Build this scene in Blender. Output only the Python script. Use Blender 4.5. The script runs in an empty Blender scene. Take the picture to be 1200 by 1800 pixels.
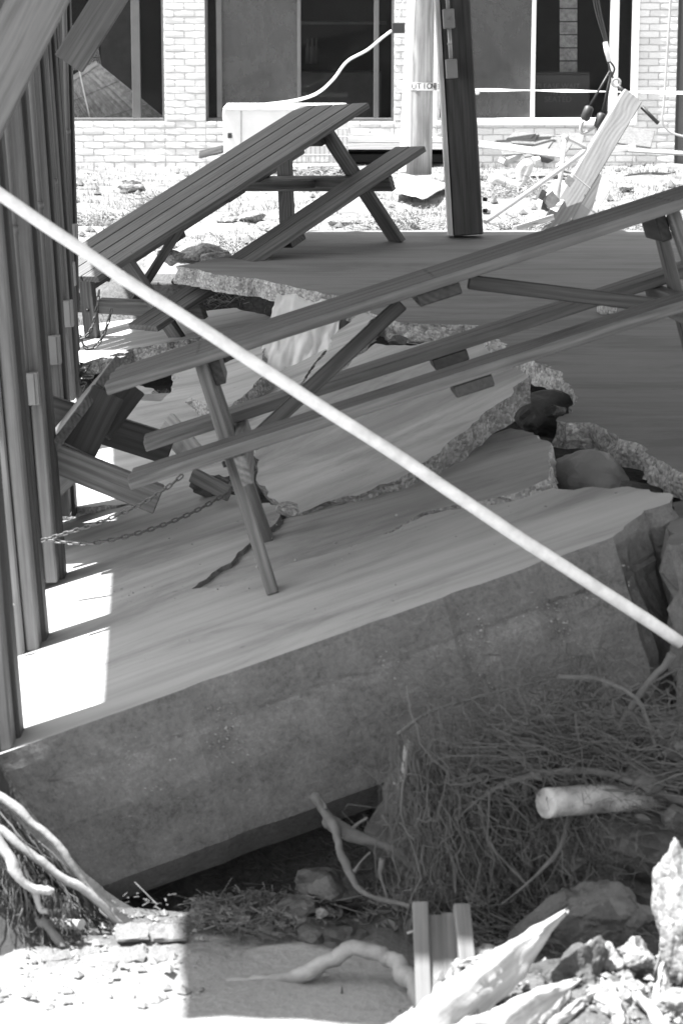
import bpy, bmesh, math, random
from mathutils import Vector, Matrix, noise
R = math.radians
random.seed(7)
S = bpy.context.scene
COL = S.collection

# ------------------------------------------------------------------ camera, sky, sun, exposure
FPX, CAMZ = 4400.0, 1.95                       # focal length in photograph pixels, eye height
TH = math.atan(960.0 / FPX)                    # pitch below the horizon
cd = bpy.data.cameras.new('camera'); cam = bpy.data.objects.new('camera', cd); COL.objects.link(cam)
cam.location = (0, 0, CAMZ); cam.rotation_euler = (math.pi / 2 - TH, 0, 0)
cd.sensor_fit = 'VERTICAL'; cd.sensor_height = 36.0; cd.lens = FPX / 1800 * 36.0
cd.clip_start = 0.1; cd.clip_end = 1000
cd.dof.use_dof = True; cd.dof.focus_distance = 13.0; cd.dof.aperture_fstop = 6.5
S.camera = cam
SUN = Vector((0.45, 0.06, -1.0)).normalized()  # direction the light travels
W = bpy.data.worlds.new('World'); S.world = W; W.use_nodes = True
nt = W.node_tree; nt.nodes.clear()
sky = nt.nodes.new('ShaderNodeTexSky'); sky.sky_type = 'NISHITA'; sky.sun_disc = False
sky.sun_elevation = math.asin(-SUN.z); sky.sun_rotation = math.atan2(-SUN.x, -SUN.y)
hs = nt.nodes.new('ShaderNodeHueSaturation'); hs.inputs['Saturation'].default_value = 0.0
bg = nt.nodes.new('ShaderNodeBackground'); bg.inputs['Strength'].default_value = 0.10
wo = nt.nodes.new('ShaderNodeOutputWorld')
nt.links.new(sky.outputs[0], hs.inputs['Color']); nt.links.new(hs.outputs[0], bg.inputs['Color'])
nt.links.new(bg.outputs[0], wo.inputs['Surface'])
sl = bpy.data.lights.new('sun', 'SUN'); sl.energy = 5.0; sl.angle = R(0.53); sl.color = (1, 1, 1)
so = bpy.data.objects.new('sun', sl); COL.objects.link(so)
so.rotation_euler = SUN.to_track_quat('-Z', 'Y').to_euler()
S.view_settings.view_transform = 'Standard'; S.view_settings.look = 'None'
S.view_settings.exposure = 1.9; S.view_settings.gamma = 1.0; S.view_settings.use_curve_mapping = False
S.render.engine = 'CYCLES'; S.cycles.use_denoising = True
S.cycles.max_bounces = 8; S.cycles.diffuse_bounces = 5; S.cycles.transparent_max_bounces = 12
S.cycles.sample_clamp_indirect = 6.0

# ------------------------------------------------------------------ photograph pixel -> place
_F = Vector((0, math.cos(TH), -math.sin(TH))); _D = Vector((0, -math.sin(TH), -math.cos(TH)))
EYE = Vector((0, 0, CAMZ))
def ray(u, v): return _F + Vector((1, 0, 0)) * ((u - 600) / FPX) + _D * ((v - 900) / FPX)
def at(u, v, Y):
    d = ray(u, v); return EYE + d * (Y / d.y)
class Pl:                                       # z = z0 + a (x-x0) + b (y-y0)
    def __init__(s, x0, y0, z0, a, b): s.x0, s.y0, s.z0, s.a, s.b = x0, y0, z0, a, b
    def z(s, x, y): return s.z0 + s.a * (x - s.x0) + s.b * (y - s.y0)
    def hit(s, u, v):
        d = ray(u, v)
        k = (s.z(0, 0) - CAMZ) / (d.z - s.a * d.x - s.b * d.y)
        return EYE + d * k
def sm(a, b, x):
    t = max(0.0, min(1.0, (x - a) / (b - a))); return t * t * (3 - 2 * t)
def fbm(p, o=4): return noise.fractal(Vector(p), 1.0, 2.0, o)

# ------------------------------------------------------------------ materials
def new_mat(name):
    m = bpy.data.materials.new(name); m.use_nodes = True
    t = m.node_tree; t.nodes.clear()
    out = t.nodes.new('ShaderNodeOutputMaterial'); b = t.nodes.new('ShaderNodeBsdfPrincipled')
    t.links.new(b.outputs[0], out.inputs[0])
    return m, t, b, out
def nd(t, typ, **kw):
    n = t.nodes.new(typ)
    for k, v in kw.items():
        if k in n.inputs.keys(): n.inputs[k].default_value = v
        else: setattr(n, k, v)
    return n
def coords(t, scale=(1, 1, 1), rnd=True, kind='Object'):
    tc = nd(t, 'ShaderNodeTexCoord'); mp = nd(t, 'ShaderNodeMapping'); mp.inputs['Scale'].default_value = scale
    if rnd:
        oi = nd(t, 'ShaderNodeObjectInfo')
        ml = nd(t, 'ShaderNodeVectorMath', operation='SCALE'); ml.inputs[0].default_value = (37.1, 11.3, 23.7)
        t.links.new(oi.outputs['Random'], ml.inputs['Scale'])
        ad = nd(t, 'ShaderNodeVectorMath', operation='ADD')
        t.links.new(tc.outputs[kind], ad.inputs[0]); t.links.new(ml.outputs[0], ad.inputs[1])
        t.links.new(ad.outputs[0], mp.inputs['Vector'])
    else: t.links.new(tc.outputs[kind], mp.inputs['Vector'])
    return mp.outputs[0]
def ramp(t, src, stops):
    r = nd(t, 'ShaderNodeValToRGB'); e = r.color_ramp.elements
    while len(e) < len(stops): e.new(0.5)
    for i, (p, v) in enumerate(stops): e[i].position = p; e[i].color = (v, v, v, 1)
    t.links.new(src, r.inputs[0]); return r.outputs[0]
def nz(t, vec, scale, detail=5, rough=0.55, dist=0.0):
    n = nd(t, 'ShaderNodeTexNoise'); n.inputs['Scale'].default_value = scale; n.inputs['Detail'].default_value = detail
    n.inputs['Roughness'].default_value = rough; n.inputs['Distortion'].default_value = dist
    t.links.new(vec, n.inputs['Vector']); return n.outputs['Fac']
def mth(t, op, a, b=None):
    m = nd(t, 'ShaderNodeMath', operation=op)
    for i, x in enumerate((a, b)):
        if x is None: continue
        if isinstance(x, (int, float)): m.inputs[i].default_value = x
        else: t.links.new(x, m.inputs[i])
    return m.outputs[0]
def bump(t, b, h, strength=0.4, dist=0.01):
    n = nd(t, 'ShaderNodeBump'); n.inputs['Strength'].default_value = strength; n.inputs['Distance'].default_value = dist
    t.links.new(h, n.inputs['Height']); t.links.new(n.outputs[0], b.inputs['Normal'])
def plain(name, v, rough=0.6, metal=0.0, var=0.15, scale=12, bmp=0.1):
    m, t, b, o = new_mat(name); c = coords(t)
    n = nz(t, c, scale, 6, 0.6); col = ramp(t, n, [(0.25, v * (1 - var)), (0.75, min(1, v * (1 + var)))])
    t.links.new(col, b.inputs['Base Color']); b.inputs['Roughness'].default_value = rough; b.inputs['Metallic'].default_value = metal
    if bmp: bump(t, b, nz(t, c, scale * 6, 4), bmp, 0.004)
    return m
def wood(name, lo, hi, rough=0.65, dirt=0.25, wgrain=1.0, rs=0.7):
    m, t, b, o = new_mat(name)
    c = coords(t, (0.5, 1, 1))
    sx = nd(t, 'ShaderNodeSeparateXYZ'); t.links.new(c, sx.inputs[0])
    # annual rings : phase across the board, bent by slow noise and by knots
    cl = coords(t, (0.9, 3.2, 3.2))
    slow = nz(t, cl, 1.0, 2, 0.5)
    vo = nd(t, 'ShaderNodeTexVoronoi'); vo.inputs['Scale'].default_value = 1.0
    vc = coords(t, (1.6, 3.5, 1.2)); t.links.new(vc, vo.inputs['Vector'])
    kn = mth(t, 'MULTIPLY', mth(t, 'POWER', 2.718, mth(t, 'MULTIPLY', mth(t, 'POWER', vo.outputs['Distance'], 2.0), -28.0)), 7.0)
    ph = mth(t, 'ADD', mth(t, 'MULTIPLY', mth(t, 'ADD', sx.outputs['Y'], mth(t, 'MULTIPLY', sx.outputs['Z'], 1.3)), 190.0 * wgrain),
             mth(t, 'ADD', mth(t, 'MULTIPLY', slow, 34.0), kn))
    rings = mth(t, 'MULTIPLY', mth(t, 'ADD', mth(t, 'SINE', ph), 1.0), 0.5)
    fib = nz(t, coords(t, (1.2, 60, 60)), 1.0, 6, 0.6)
    fine = nz(t, coords(t, (6, 260, 260)), 1.0, 3, 0.6)
    stain = nz(t, coords(t, (1.2, 5, 5)), 1.6, 6, 0.65)
    vis_ = ramp(t, nz(t, coords(t, (0.8, 7, 7)), 1.0, 3, 0.5), [(0.38, 0.06 * rs), (0.65, 0.36 * rs)])
    v = mth(t, 'ADD', mth(t, 'MULTIPLY', mth(t, 'SUBTRACT', rings, 0.5), vis_), mth(t, 'ADD', mth(t, 'MULTIPLY', fib, 0.7), mth(t, 'MULTIPLY', fine, 0.3)))
    core = mth(t, 'POWER', 2.718, mth(t, 'MULTIPLY', mth(t, 'POWER', vo.outputs['Distance'], 2.0), -420.0))
    v = mth(t, 'SUBTRACT', v, mth(t, 'MULTIPLY', core, 0.5))
    base = ramp(t, v, [(0.30, lo), (0.70, hi)])
    st = ramp(t, stain, [(0.35, 1 - dirt), (0.65, 1.0)])
    mx = nd(t, 'ShaderNodeMixRGB', blend_type='MULTIPLY'); mx.inputs[0].default_value = 1.0
    t.links.new(base, mx.inputs[1]); t.links.new(st, mx.inputs[2])
    oi = nd(t, 'ShaderNodeObjectInfo'); vr = ramp(t, oi.outputs['Random'], [(0, 0.8), (1, 1.12)])
    m2 = nd(t, 'ShaderNodeMixRGB', blend_type='MULTIPLY'); m2.inputs[0].default_value = 1.0
    t.links.new(mx.outputs[0], m2.inputs[1]); t.links.new(vr, m2.inputs[2])
    t.links.new(m2.outputs[0], b.inputs['Base Color']); b.inputs['Roughness'].default_value = rough
    bump(t, b, v, 0.35, 0.004)
    return m
def concrete_top(name, v, streak=0.3, sx=0.45):
    m, t, b, o = new_mat(name); c = coords(t, (sx, 9, 9)); c1 = coords(t)
    s1 = nz(t, c, 1.3, 6, 0.62); s2 = nz(t, coords(t, (sx * 2.2, 45, 45)), 1.0, 4, 0.6)
    bl = nz(t, c1, 1.1, 5, 0.6); sp = nz(t, c1, 160, 3, 0.6)
    x = mth(t, 'ADD', mth(t, 'MULTIPLY', s1, 0.55), mth(t, 'ADD', mth(t, 'MULTIPLY', bl, 0.25), mth(t, 'ADD', mth(t, 'MULTIPLY', s2, 0.12), mth(t, 'MULTIPLY', sp, 0.08))))
    col = ramp(t, x, [(0.30, v * (1 - streak)), (0.5, v), (0.72, v * (1 + streak * 0.8))])
    vo = nd(t, 'ShaderNodeTexVoronoi'); vo.inputs['Scale'].default_value = 5.0; t.links.new(c1, vo.inputs['Vector'])
    pit = ramp(t, vo.outputs['Distance'], [(0.03, 0.55), (0.06, 1.0)])
    mx = nd(t, 'ShaderNodeMixRGB', blend_type='MULTIPLY'); mx.inputs[0].default_value = 0.6
    t.links.new(col, mx.inputs[1]); t.links.new(pit, mx.inputs[2])
    stn = ramp(t, nz(t, coords(t, (0.6, 1.6, 1.6)), 1.5, 8, 0.7, 0.6), [(0.38, 0.70), (0.50, 0.96), (0.62, 1.06)])
    m3 = nd(t, 'ShaderNodeMixRGB', blend_type='MULTIPLY'); m3.inputs[0].default_value = 1.0
    t.links.new(mx.outputs[0], m3.inputs[1]); t.links.new(stn, m3.inputs[2]); t.links.new(m3.outputs[0], b.inputs['Base Color'])
    b.inputs['Roughness'].default_value = 0.75
    h = mth(t, 'ADD', s1, mth(t, 'MULTIPLY', sp, 0.25)); bump(t, b, h, 0.25, 0.006)
    return m
def aggregate(name, v, scale=95, con=0.6, disp=0.008):
    m, t, b, o = new_mat(name); c = coords(t)
    vo = nd(t, 'ShaderNodeTexVoronoi'); vo.inputs['Scale'].default_value = scale; t.links.new(c, vo.inputs['Vector'])
    bw = nd(t, 'ShaderNodeRGBToBW'); t.links.new(vo.outputs['Color'], bw.inputs[0])
    n = nz(t, c, scale * 0.25, 6, 0.7); f = nz(t, c, scale * 2.5, 4, 0.7)
    x = mth(t, 'ADD', mth(t, 'MULTIPLY', bw.outputs[0], 0.35), mth(t, 'ADD', mth(t, 'MULTIPLY', n, 0.4), mth(t, 'MULTIPLY', f, 0.25)))
    col = ramp(t, x, [(0.28, v * (1 - con)), (0.5, v), (0.72, min(0.8, v * (1 + con * 1.3)))])
    t.links.new(col, b.inputs['Base Color']); b.inputs['Roughness'].default_value = 0.85
    h = mth(t, 'ADD', mth(t, 'MULTIPLY', mth(t, 'SUBTRACT', 1.0, vo.outputs['Distance']), 0.5), n); bump(t, b, h, 0.8, disp)
    return m
def rough_face(name, v):                        # formed side of the footing: mottled, pitted
    m, t, b, o = new_mat(name); c = coords(t)
    n1 = nz(t, coords(t, (0.7, 1, 1)), 7, 8, 0.7); n2 = nz(t, c, 55, 6, 0.75); n3 = nz(t, c, 160, 3, 0.75)
    x = mth(t, 'ADD', mth(t, 'MULTIPLY', n1, 0.42), mth(t, 'ADD', mth(t, 'MULTIPLY', n2, 0.38), mth(t, 'MULTIPLY', n3, 0.20)))
    col = ramp(t, x, [(0.39, v * 0.5), (0.47, v * 0.88), (0.53, v * 1.06), (0.63, v * 1.5)])
    t.links.new(col, b.inputs['Base Color']); b.inputs['Roughness'].default_value = 0.9
    bump(t, b, mth(t, 'ADD', n1, n2), 0.6, 0.02)
    return m
M = {}
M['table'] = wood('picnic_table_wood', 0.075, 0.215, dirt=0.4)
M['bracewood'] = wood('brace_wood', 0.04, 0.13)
M['under'] = wood('table_shade_wood', 0.022, 0.07)  # table wood darkened: the shade beneath the tables is put into the colour
M['table_far'] = wood('weathered_table_wood', 0.05, 0.165, dirt=0.4)
M['post'] = wood('post_wood', 0.105, 0.245, dirt=0.3, rs=0.3)
M['darkpost'] = wood('dark_post_wood', 0.022, 0.085, wgrain=0.55)
M['pale'] = wood('pale_wood', 0.28, 0.5, dirt=0.2)
M['paver'] = aggregate('paving_stone', 0.2, 40, 0.4, 0.01)
M['leanwood'] = wood('bleached_post_wood', 0.16, 0.26)
M['deckwood'] = wood('grey_deck_wood', 0.085, 0.17, dirt=0.25)
M['pole'] = wood('pole_wood', 0.18, 0.42, dirt=0.3, wgrain=0.7)
M['whitewood'] = wood('white_painted_wood', 0.55, 0.78, dirt=0.2)
M['con'] = concrete_top('slab_concrete', 0.38, 0.36)
M['con2'] = concrete_top('flat_slab_shaded_concrete', 0.165, 0.34, 0.3)  # darker copy of the slab concrete: deeper roof shade put into the colour
M['con3'] = concrete_top('pale_slab_concrete', 0.45, 0.34)
M['agg'] = aggregate('broken_concrete', 0.30)
M['aggdark'] = aggregate('shaded_broken_concrete', 0.24)  # darker copy of the broken concrete, edge shade worked into the tone
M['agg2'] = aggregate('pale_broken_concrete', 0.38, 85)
M['face'] = rough_face('footing_side', 0.155)
M['face2'] = rough_face('footing_stony_side', 0.175)
M['brick'] = plain('painted_brick', 0.68, 0.8, 0, 0.2, 20, 0.5)
t_ = M['brick'].node_tree; b_ = [q for q in t_.nodes if q.type == 'BSDF_PRINCIPLED'][0]; l_ = b_.inputs['Base Color'].links[0].from_socket
oi_ = nd(t_, 'ShaderNodeObjectInfo'); vr_ = ramp(t_, oi_.outputs['Random'], [(0, 0.86), (0.3, 0.98), (1, 1.12)])
mx_ = nd(t_, 'ShaderNodeMixRGB', blend_type='MULTIPLY'); mx_.inputs[0].default_value = 1.0
t_.links.new(l_, mx_.inputs[1]); t_.links.new(vr_, mx_.inputs[2]); t_.links.new(mx_.outputs[0], b_.inputs['Base Color'])
M['mortar'] = plain('painted_mortar', 0.58, 0.9, 0, 0.15, 30, 0.4)
M['whitepaint'] = plain('white_paint', 0.78, 0.5, 0, 0.06, 8, 0.05)
M['framegrey'] = plain('grey_frame', 0.10, 0.5, 0, 0.15, 8, 0.05)
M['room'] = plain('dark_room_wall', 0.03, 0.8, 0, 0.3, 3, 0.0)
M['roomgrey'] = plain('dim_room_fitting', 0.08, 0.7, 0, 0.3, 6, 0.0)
M['plate'] = plain('plate_paint', 0.2, 0.5, 0, 0.08, 15, 0.02)
M['metal'] = plain('galvanised_metal', 0.42, 0.4, 0.3, 0.15, 15, 0.05)
M['box'] = plain('grey_box_paint', 0.26, 0.5, 0.0, 0.1, 15, 0.05)
M['dark'] = plain('dark_rubber', 0.03, 0.5, 0, 0.2, 15, 0.05)
M['chain'] = plain('rusty_chain', 0.10, 0.45, 0.4, 0.3, 60, 0.2)
M['white'] = plain('white_plastic', 0.75, 0.45, 0, 0.08, 6, 0.05)
M['sand'] = plain('pale_sand', 0.34, 0.95, 0, 0.35, 5, 0.8)
M['soil'] = plain('eroded_soil', 0.07, 0.95, 0, 0.55, 6, 1.0)
M['lawn'] = plain('dry_lawn', 0.17, 0.95, 0, 0.75, 5, 1.0)
M['darkgrass'] = plain('dark_grass', 0.035, 0.8, 0, 0.4, 4, 0.0)
M['clodgrey'] = plain('grey_clods', 0.11, 0.9, 0, 0.5, 30, 0.2)
M['mulchbits'] = plain('mulch_bits', 0.12, 0.9, 0, 0.6, 8, 0.0)
M['straw'] = plain('straw', 0.22, 0.8, 0, 0.4, 4, 0.0)
M['rock'] = aggregate('rock', 0.2, 70, 0.7, 0.006)
M['rockdark'] = aggregate('dark_clod', 0.07, 16, 0.6, 0.05)
M['root'] = plain('root_bark', 0.10, 0.85, 0, 0.4, 14, 0.6)
M['rootlet'] = plain('fine_rootlets', 0.10, 0.9, 0, 0.35, 3, 0.0)
M['branch'] = plain('peeled_branch', 0.27, 0.7, 0, 0.35, 14, 0.5)
M['logbark'] = plain('peeled_log', 0.3, 0.7, 0, 0.75, 11, 0.8)
M['washed_dark'] = plain('dark_trunk_wood', 0.05, 0.95, 0, 0.6, 9, 1.0)  # trunk kept dark so it reads as the stump's interior
M['bark'] = plain('stump_bark', 0.10, 0.9, 0, 0.6, 8, 1.0)
M['shingle'] = plain('shingle', 0.13, 0.9, 0, 0.35, 40, 0.6)
M['clay'] = plain('smooth_clay', 0.25, 0.55, 0, 0.4, 3, 0.3)
M['roof'] = plain('roof_boards', 0.16, 0.8, 0, 0.25, 5, 0.1)
M['black'] = plain('black_print', 0.02, 0.7, 0, 0.1, 5, 0.0)
M['conduit'] = plain('conduit_grey', 0.13, 0.45, 0, 0.12, 10, 0.0)
M['leaf'] = plain('leaf', 0.07, 0.6, 0, 0.3, 9, 0.0)
def glass_mat(name, dust, albedo, light=0.0):
    m = bpy.data.materials.new(name); m.use_nodes = True; t = m.node_tree; t.nodes.clear()
    o = nd(t, 'ShaderNodeOutputMaterial'); tr = nd(t, 'ShaderNodeBsdfTransparent'); df = nd(t, 'ShaderNodeBsdfDiffuse')
    gl = nd(t, 'ShaderNodeBsdfGlossy'); gl.inputs['Roughness'].default_value = 0.03
    c = coords(t, (1, 1, 1)); n = nz(t, c, 1.7, 6, 0.65, 0.8); s = nz(t, coords(t, (9, 1, 3)), 2.0, 6, 0.7)
    f = ramp(t, mth(t, 'ADD', mth(t, 'MULTIPLY', n, 0.7), mth(t, 'MULTIPLY', s, 0.3)), [(0.3, dust * 0.6), (0.7, min(1, dust * 1.3))])
    df.inputs['Color'].default_value = (albedo, albedo, albedo, 1)
    a = nd(t, 'ShaderNodeMixShader'); t.links.new(f, a.inputs[0]); t.links.new(tr.outputs[0], a.inputs[1]); t.links.new(df.outputs[0], a.inputs[2])
    fr = nd(t, 'ShaderNodeFresnel'); fr.inputs['IOR'].default_value = 1.14
    b = nd(t, 'ShaderNodeMixShader'); t.links.new(fr.outputs[0], b.inputs[0]); t.links.new(a.outputs[0], b.inputs[1]); t.links.new(gl.outputs[0], b.inputs[2])
    t.links.new(b.outputs[0], o.inputs[0]); return m
M['glass'] = glass_mat('window_glass', 0.04, 0.10)
M['glassdust'] = glass_mat('dusty_window_glass', 0.78, 0.11)
def ground_mat():
    m, t, b, o = new_mat('washed_ground'); c = coords(t, rnd=False)
    sx = nd(t, 'ShaderNodeSeparateXYZ'); t.links.new(c, sx.inputs[0])
    n = nz(t, c, 3.0, 8, 0.7); big = nz(t, c, 1.2, 4, 0.5); f = nz(t, c, 45, 5, 0.7)
    yy = mth(t, 'ADD', sx.outputs['Y'], mth(t, 'ADD', mth(t, 'MULTIPLY', mth(t, 'SUBTRACT', n, 0.5), 0.7), mth(t, 'MULTIPLY', mth(t, 'MAXIMUM', mth(t, 'SUBTRACT', sx.outputs['X'], 0.1), 0.0), 3.2)))
    soil = ramp(t, mth(t, 'ADD', mth(t, 'MULTIPLY', n, 0.5), mth(t, 'MULTIPLY', f, 0.5)), [(0.35, 0.035), (0.65, 0.14)])
    sand = ramp(t, mth(t, 'ADD', mth(t, 'MULTIPLY', big, 0.6), mth(t, 'MULTIPLY', f, 0.4)), [(0.35, 0.2), (0.65, 0.38)])
    k = nd(t, 'ShaderNodeMapRange'); k.inputs['From Min'].default_value = 6.56; k.inputs['From Max'].default_value = 6.68; t.links.new(yy, k.inputs['Value'])
    mx = nd(t, 'ShaderNodeMixRGB'); t.links.new(k.outputs[0], mx.inputs[0]); t.links.new(sand, mx.inputs[1]); t.links.new(soil, mx.inputs[2])
    t.links.new(mx.outputs[0], b.inputs['Base Color']); b.inputs['Roughness'].default_value = 0.95
    bump(t, b, mth(t, 'ADD', n, mth(t, 'MULTIPLY', f, 0.5)), 0.9, 0.02); return m
M['washed'] = ground_mat()
def tape_mat():
    return plain('tape_plastic', 0.7, 0.4, 0, 0.04, 5, 0.0)
M['tape'] = tape_mat()

# ------------------------------------------------------------------ object helpers
WM = {}
def tag(o, label=None, cat=None, group=None, kind=None):
    if label: o['label'] = label
    if cat: o['category'] = cat
    if group: o['group'] = group
    if kind: o['kind'] = kind
    return o
def place(o, mw, parent=None):
    WM[o.name] = mw
    if parent is not None:
        o.parent = parent; o.matrix_basis = WM[parent.name].inverted() @ mw
    else: o.matrix_basis = mw
    return o
def thing(name, label, cat, loc=(0, 0, 0), group=None):
    o = bpy.data.objects.new(name, None); COL.objects.link(o); o.empty_display_size = 0.1
    place(o, Matrix.Translation(Vector(loc))); return tag(o, label, cat, group)
def link(name, me, mats, mw=None, parent=None, smooth=False):
    if isinstance(mats, str): mats = [mats]
    if len(me.materials) == 0:
        for k in mats: me.materials.append(M[k])
    if smooth: me.polygons.foreach_set('use_smooth', [len(p.vertices) <= 4 for p in me.polygons])
    o = bpy.data.objects.new(name, me); COL.objects.link(o)
    return place(o, mw or Matrix.Identity(4), parent)
def pymesh(name, verts, faces, mi=None):
    me = bpy.data.meshes.new(name); me.from_pydata([tuple(v) for v in verts], [], faces)
    if mi is not None: me.polygons.foreach_set('material_index', mi)
    me.update(); return me
def bmmesh(name, bm):
    me = bpy.data.meshes.new(name); bm.normal_update(); bm.to_mesh(me); bm.free(); return me
def frame(x, up, o):
    x = Vector(x).normalized(); up = Vector(up); y = (up - x * up.dot(x)).normalized(); z = x.cross(y)
    m = Matrix((x, y, z)).transposed().to_4x4(); m.translation = o; return m
def box_mesh(name, l, w, t, bev=0.004, seg=1):
    bm = bmesh.new(); bmesh.ops.create_cube(bm, size=1.0)
    for v in bm.verts: v.co = Vector((v.co.x * l, v.co.y * w, v.co.z * t))
    if bev: bmesh.ops.bevel(bm, geom=list(bm.edges), offset=bev, segments=seg, profile=0.6, affect='EDGES')
    return bmmesh(name, bm)
def board(name, p0, p1, w, t, up, mat, parent=None, bev=0.004, seg=1):
    """a board from p0 to p1 (centre line), width w along 'up', thickness t across"""
    p0, p1 = Vector(p0), Vector(p1)
    return link(name, box_mesh(name, (p1 - p0).length, w, t, bev, seg), mat, frame(p1 - p0, up, (p0 + p1) / 2), parent)
def box(name, c, size, mat, parent=None, rot=(0, 0, 0), bev=0.004):
    from mathutils import Euler
    mw = Matrix.Translation(Vector(c)) @ Euler(rot).to_matrix().to_4x4()
    return link(name, box_mesh(name, *size, bev), mat, mw, parent)
def tube_data(pts, rad, n=8, V=None, Fc=None, cap=True):
    V = [] if V is None else V; Fc = [] if Fc is None else Fc
    pts = [Vector(p) for p in pts]; base = len(V)
    if not isinstance(rad, (list, tuple)): rad = [rad] * len(pts)
    a = None
    for i, p in enumerate(pts):
        d = (pts[min(i + 1, len(pts) - 1)] - pts[max(i - 1, 0)]).normalized()
        if a is None: a = d.orthogonal().normalized()
        a = (a - d * a.dot(d)).normalized(); b = d.cross(a)
        for k in range(n):
            th = 2 * math.pi * k / n; V.append(p + (a * math.cos(th) + b * math.sin(th)) * rad[i])
    for i in range(len(pts) - 1):
        for k in range(n):
            q = base + i * n; Fc.append((q + k, q + (k + 1) % n, q + n + (k + 1) % n, q + n + k))
    if cap:
        Fc.append(tuple(base + k for k in range(n))[::-1]); q = base + (len(pts) - 1) * n; Fc.append(tuple(q + k for k in range(n)))
    return V, Fc
def tube(name, pts, rad, mat, parent=None, n=8, smooth=True):
    V, Fc = tube_data(pts, rad, n); o0 = sum((Vector(p) for p in pts), Vector()) / len(pts)
    d = Vector(pts[-1]) - Vector(pts[0]); mw = frame(d, d.orthogonal(), o0); inv = mw.inverted()
    return link(name, pymesh(name, [inv @ v for v in V], Fc), mat, mw, parent, smooth)
def spline(pts, n=8):
    P = [Vector(p) for p in pts]; out = []
    for i in range(len(P) - 1):
        p0, p1, p2, p3 = P[max(i - 1, 0)], P[i], P[i + 1], P[min(i + 2, len(P) - 1)]
        for k in range(n):
            s = k / n
            out.append(0.5 * ((2 * p1) + (p2 - p0) * s + (2 * p0 - 5 * p1 + 4 * p2 - p3) * s * s + (3 * p1 - p0 - 3 * p2 + p3) * s ** 3))
    return out + [P[-1]]
def rock(name, c, size, rot, seed, mat, parent=None, sub=3, amp=0.35, freq=1.6, sharp=True):
    from mathutils import Euler
    bm = bmesh.new(); bmesh.ops.create_icosphere(bm, subdivisions=sub, radius=1.0)
    so = Vector((seed * 7.13, seed * 3.7, seed * 1.9))
    for v in bm.verts:
        p = v.co.copy()
        if sharp:                                   # facet by clamping against a few planes
            for k in range(9):
                r = random.Random(seed * 31 + k); n = Vector((r.uniform(-1, 1), r.uniform(-1, 1), r.uniform(-1, 1))).normalized()
                d = p.dot(n); lim = r.uniform(0.55, 0.85)
                if d > lim: p -= n * (d - lim) * 0.92
        p *= 1 + amp * 0.6 * fbm(p * freq + so, 5)
        v.co = Vector((p.x * size[0], p.y * size[1], p.z * size[2]))
    mw = Matrix.Translation(Vector(c)) @ Euler(rot).to_matrix().to_4x4()
    return link(name, bmmesh(name, bm), mat, mw, parent)

# ------------------------------------------------------------------ terrain
def hz(x, y):
    e = sm(17.4, 16.0, y) * (0.75 if y > 9 else 1.0 - 0.25 * sm(7.5, 9, y)) if x < 0.1 else sm(15.5, 12.5, y)
    z = -0.75 * e + 0.9 * sm(5.2, 0.5, y) * e
    z += 0.035 * fbm((x * 1.3, y * 1.3, 0.0), 4) + e * 0.03 * fbm((x * 6, y * 6, 3.0), 3)
    if 17.2 < y < 25: z += 0.05 * fbm((x * 0.9 + 5, y * 0.9, 7.0), 3)
    if x > -1.2 and 8 < y < 16.9: z = min(z, 0.04)
    if 7.3 < y < 10.2:
        w = sm(7.45, 8.1, y) * sm(10.2, 9.6, y); zs = -0.32 + 0.29 * (max(-1.35, min(1.1, x)) + 0.98) - 0.30
        z = z * (1 - w) + max(z, zs) * w
    z += 0.19 * sm(0.12, 0.3, x) * sm(6.22, 6.02, y) * sm(4.5, 5.2, y)
    z -= 0.22 * sm(6.95, 7.2, y) * sm(7.75, 7.5, y) * sm(-1.0, -0.6, x)
    return z
xs = [-300, -120, -50, -20, -10, -6] + [-4.5 + 0.1 * i for i in range(96)] + [6, 10, 20, 50, 120, 300]
ys = [-300, -100, -40, -15, -5, 0, 2] + [3 + 0.1 * i for i in range(226)] + [27, 30, 40, 70, 150, 400]
V = [(x, y, hz(x, y)) for y in ys for x in xs]; nx = len(xs); Fc = []; mi = []
for j in range(len(ys) - 1):
    for i in range(nx - 1):
        Fc.append((j * nx + i, j * nx + i + 1, (j + 1) * nx + i + 1, (j + 1) * nx + i))
        yc, xc = ys[j], xs[i]; mi.append(1 if hz(xc, yc) < -0.12 + 0.1 * fbm((xc * 2, yc * 2, 1), 2) or (xc > -0.9 and 9 < yc < 16.5) else 0)
tag(link('ground', pymesh('ground', V, Fc, mi), ['lawn', 'washed'], None, None, True), 'sunlit dry lawn behind and washed out soil under the broken slabs', kind='structure')

# ------------------------------------------------------------------ building
YW = 25.14
def wx(u): return at(u, 200, YW).x
def wz(v): return at(600, v, YW).z
bl = thing('brick_building', 'white painted brick building with large shop windows across the back', 'building', (0, YW, 0))
z_sill = wz(215); TOP = 3.3
wins = [(-260, 290), (362, 692), (768, 1112), (1186, 1330)]     # window and door openings in photograph columns
sill_of = [z_sill, z_sill, z_sill, -0.05]
solid = []                                                      # x0,x1,z0,z1 of masonry
xL, xR = wx(-700), wx(1900)
edges = [xL] + [wx(a) for ab in wins for a in ab] + [xR]
for k in range(0, len(edges), 2): solid.append((edges[k], edges[k + 1], -0.1, 2.55))
for (a, b), s in zip(wins, sill_of):
    if s > 0: solid.append((wx(a), wx(b), -0.1, s))
solid.append((xL, xR, 2.55, TOP))
CX0, CX1, CZ = wx(608), wx(800), wz(262)                        # crawl space opening
bm = bmesh.new()
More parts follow.
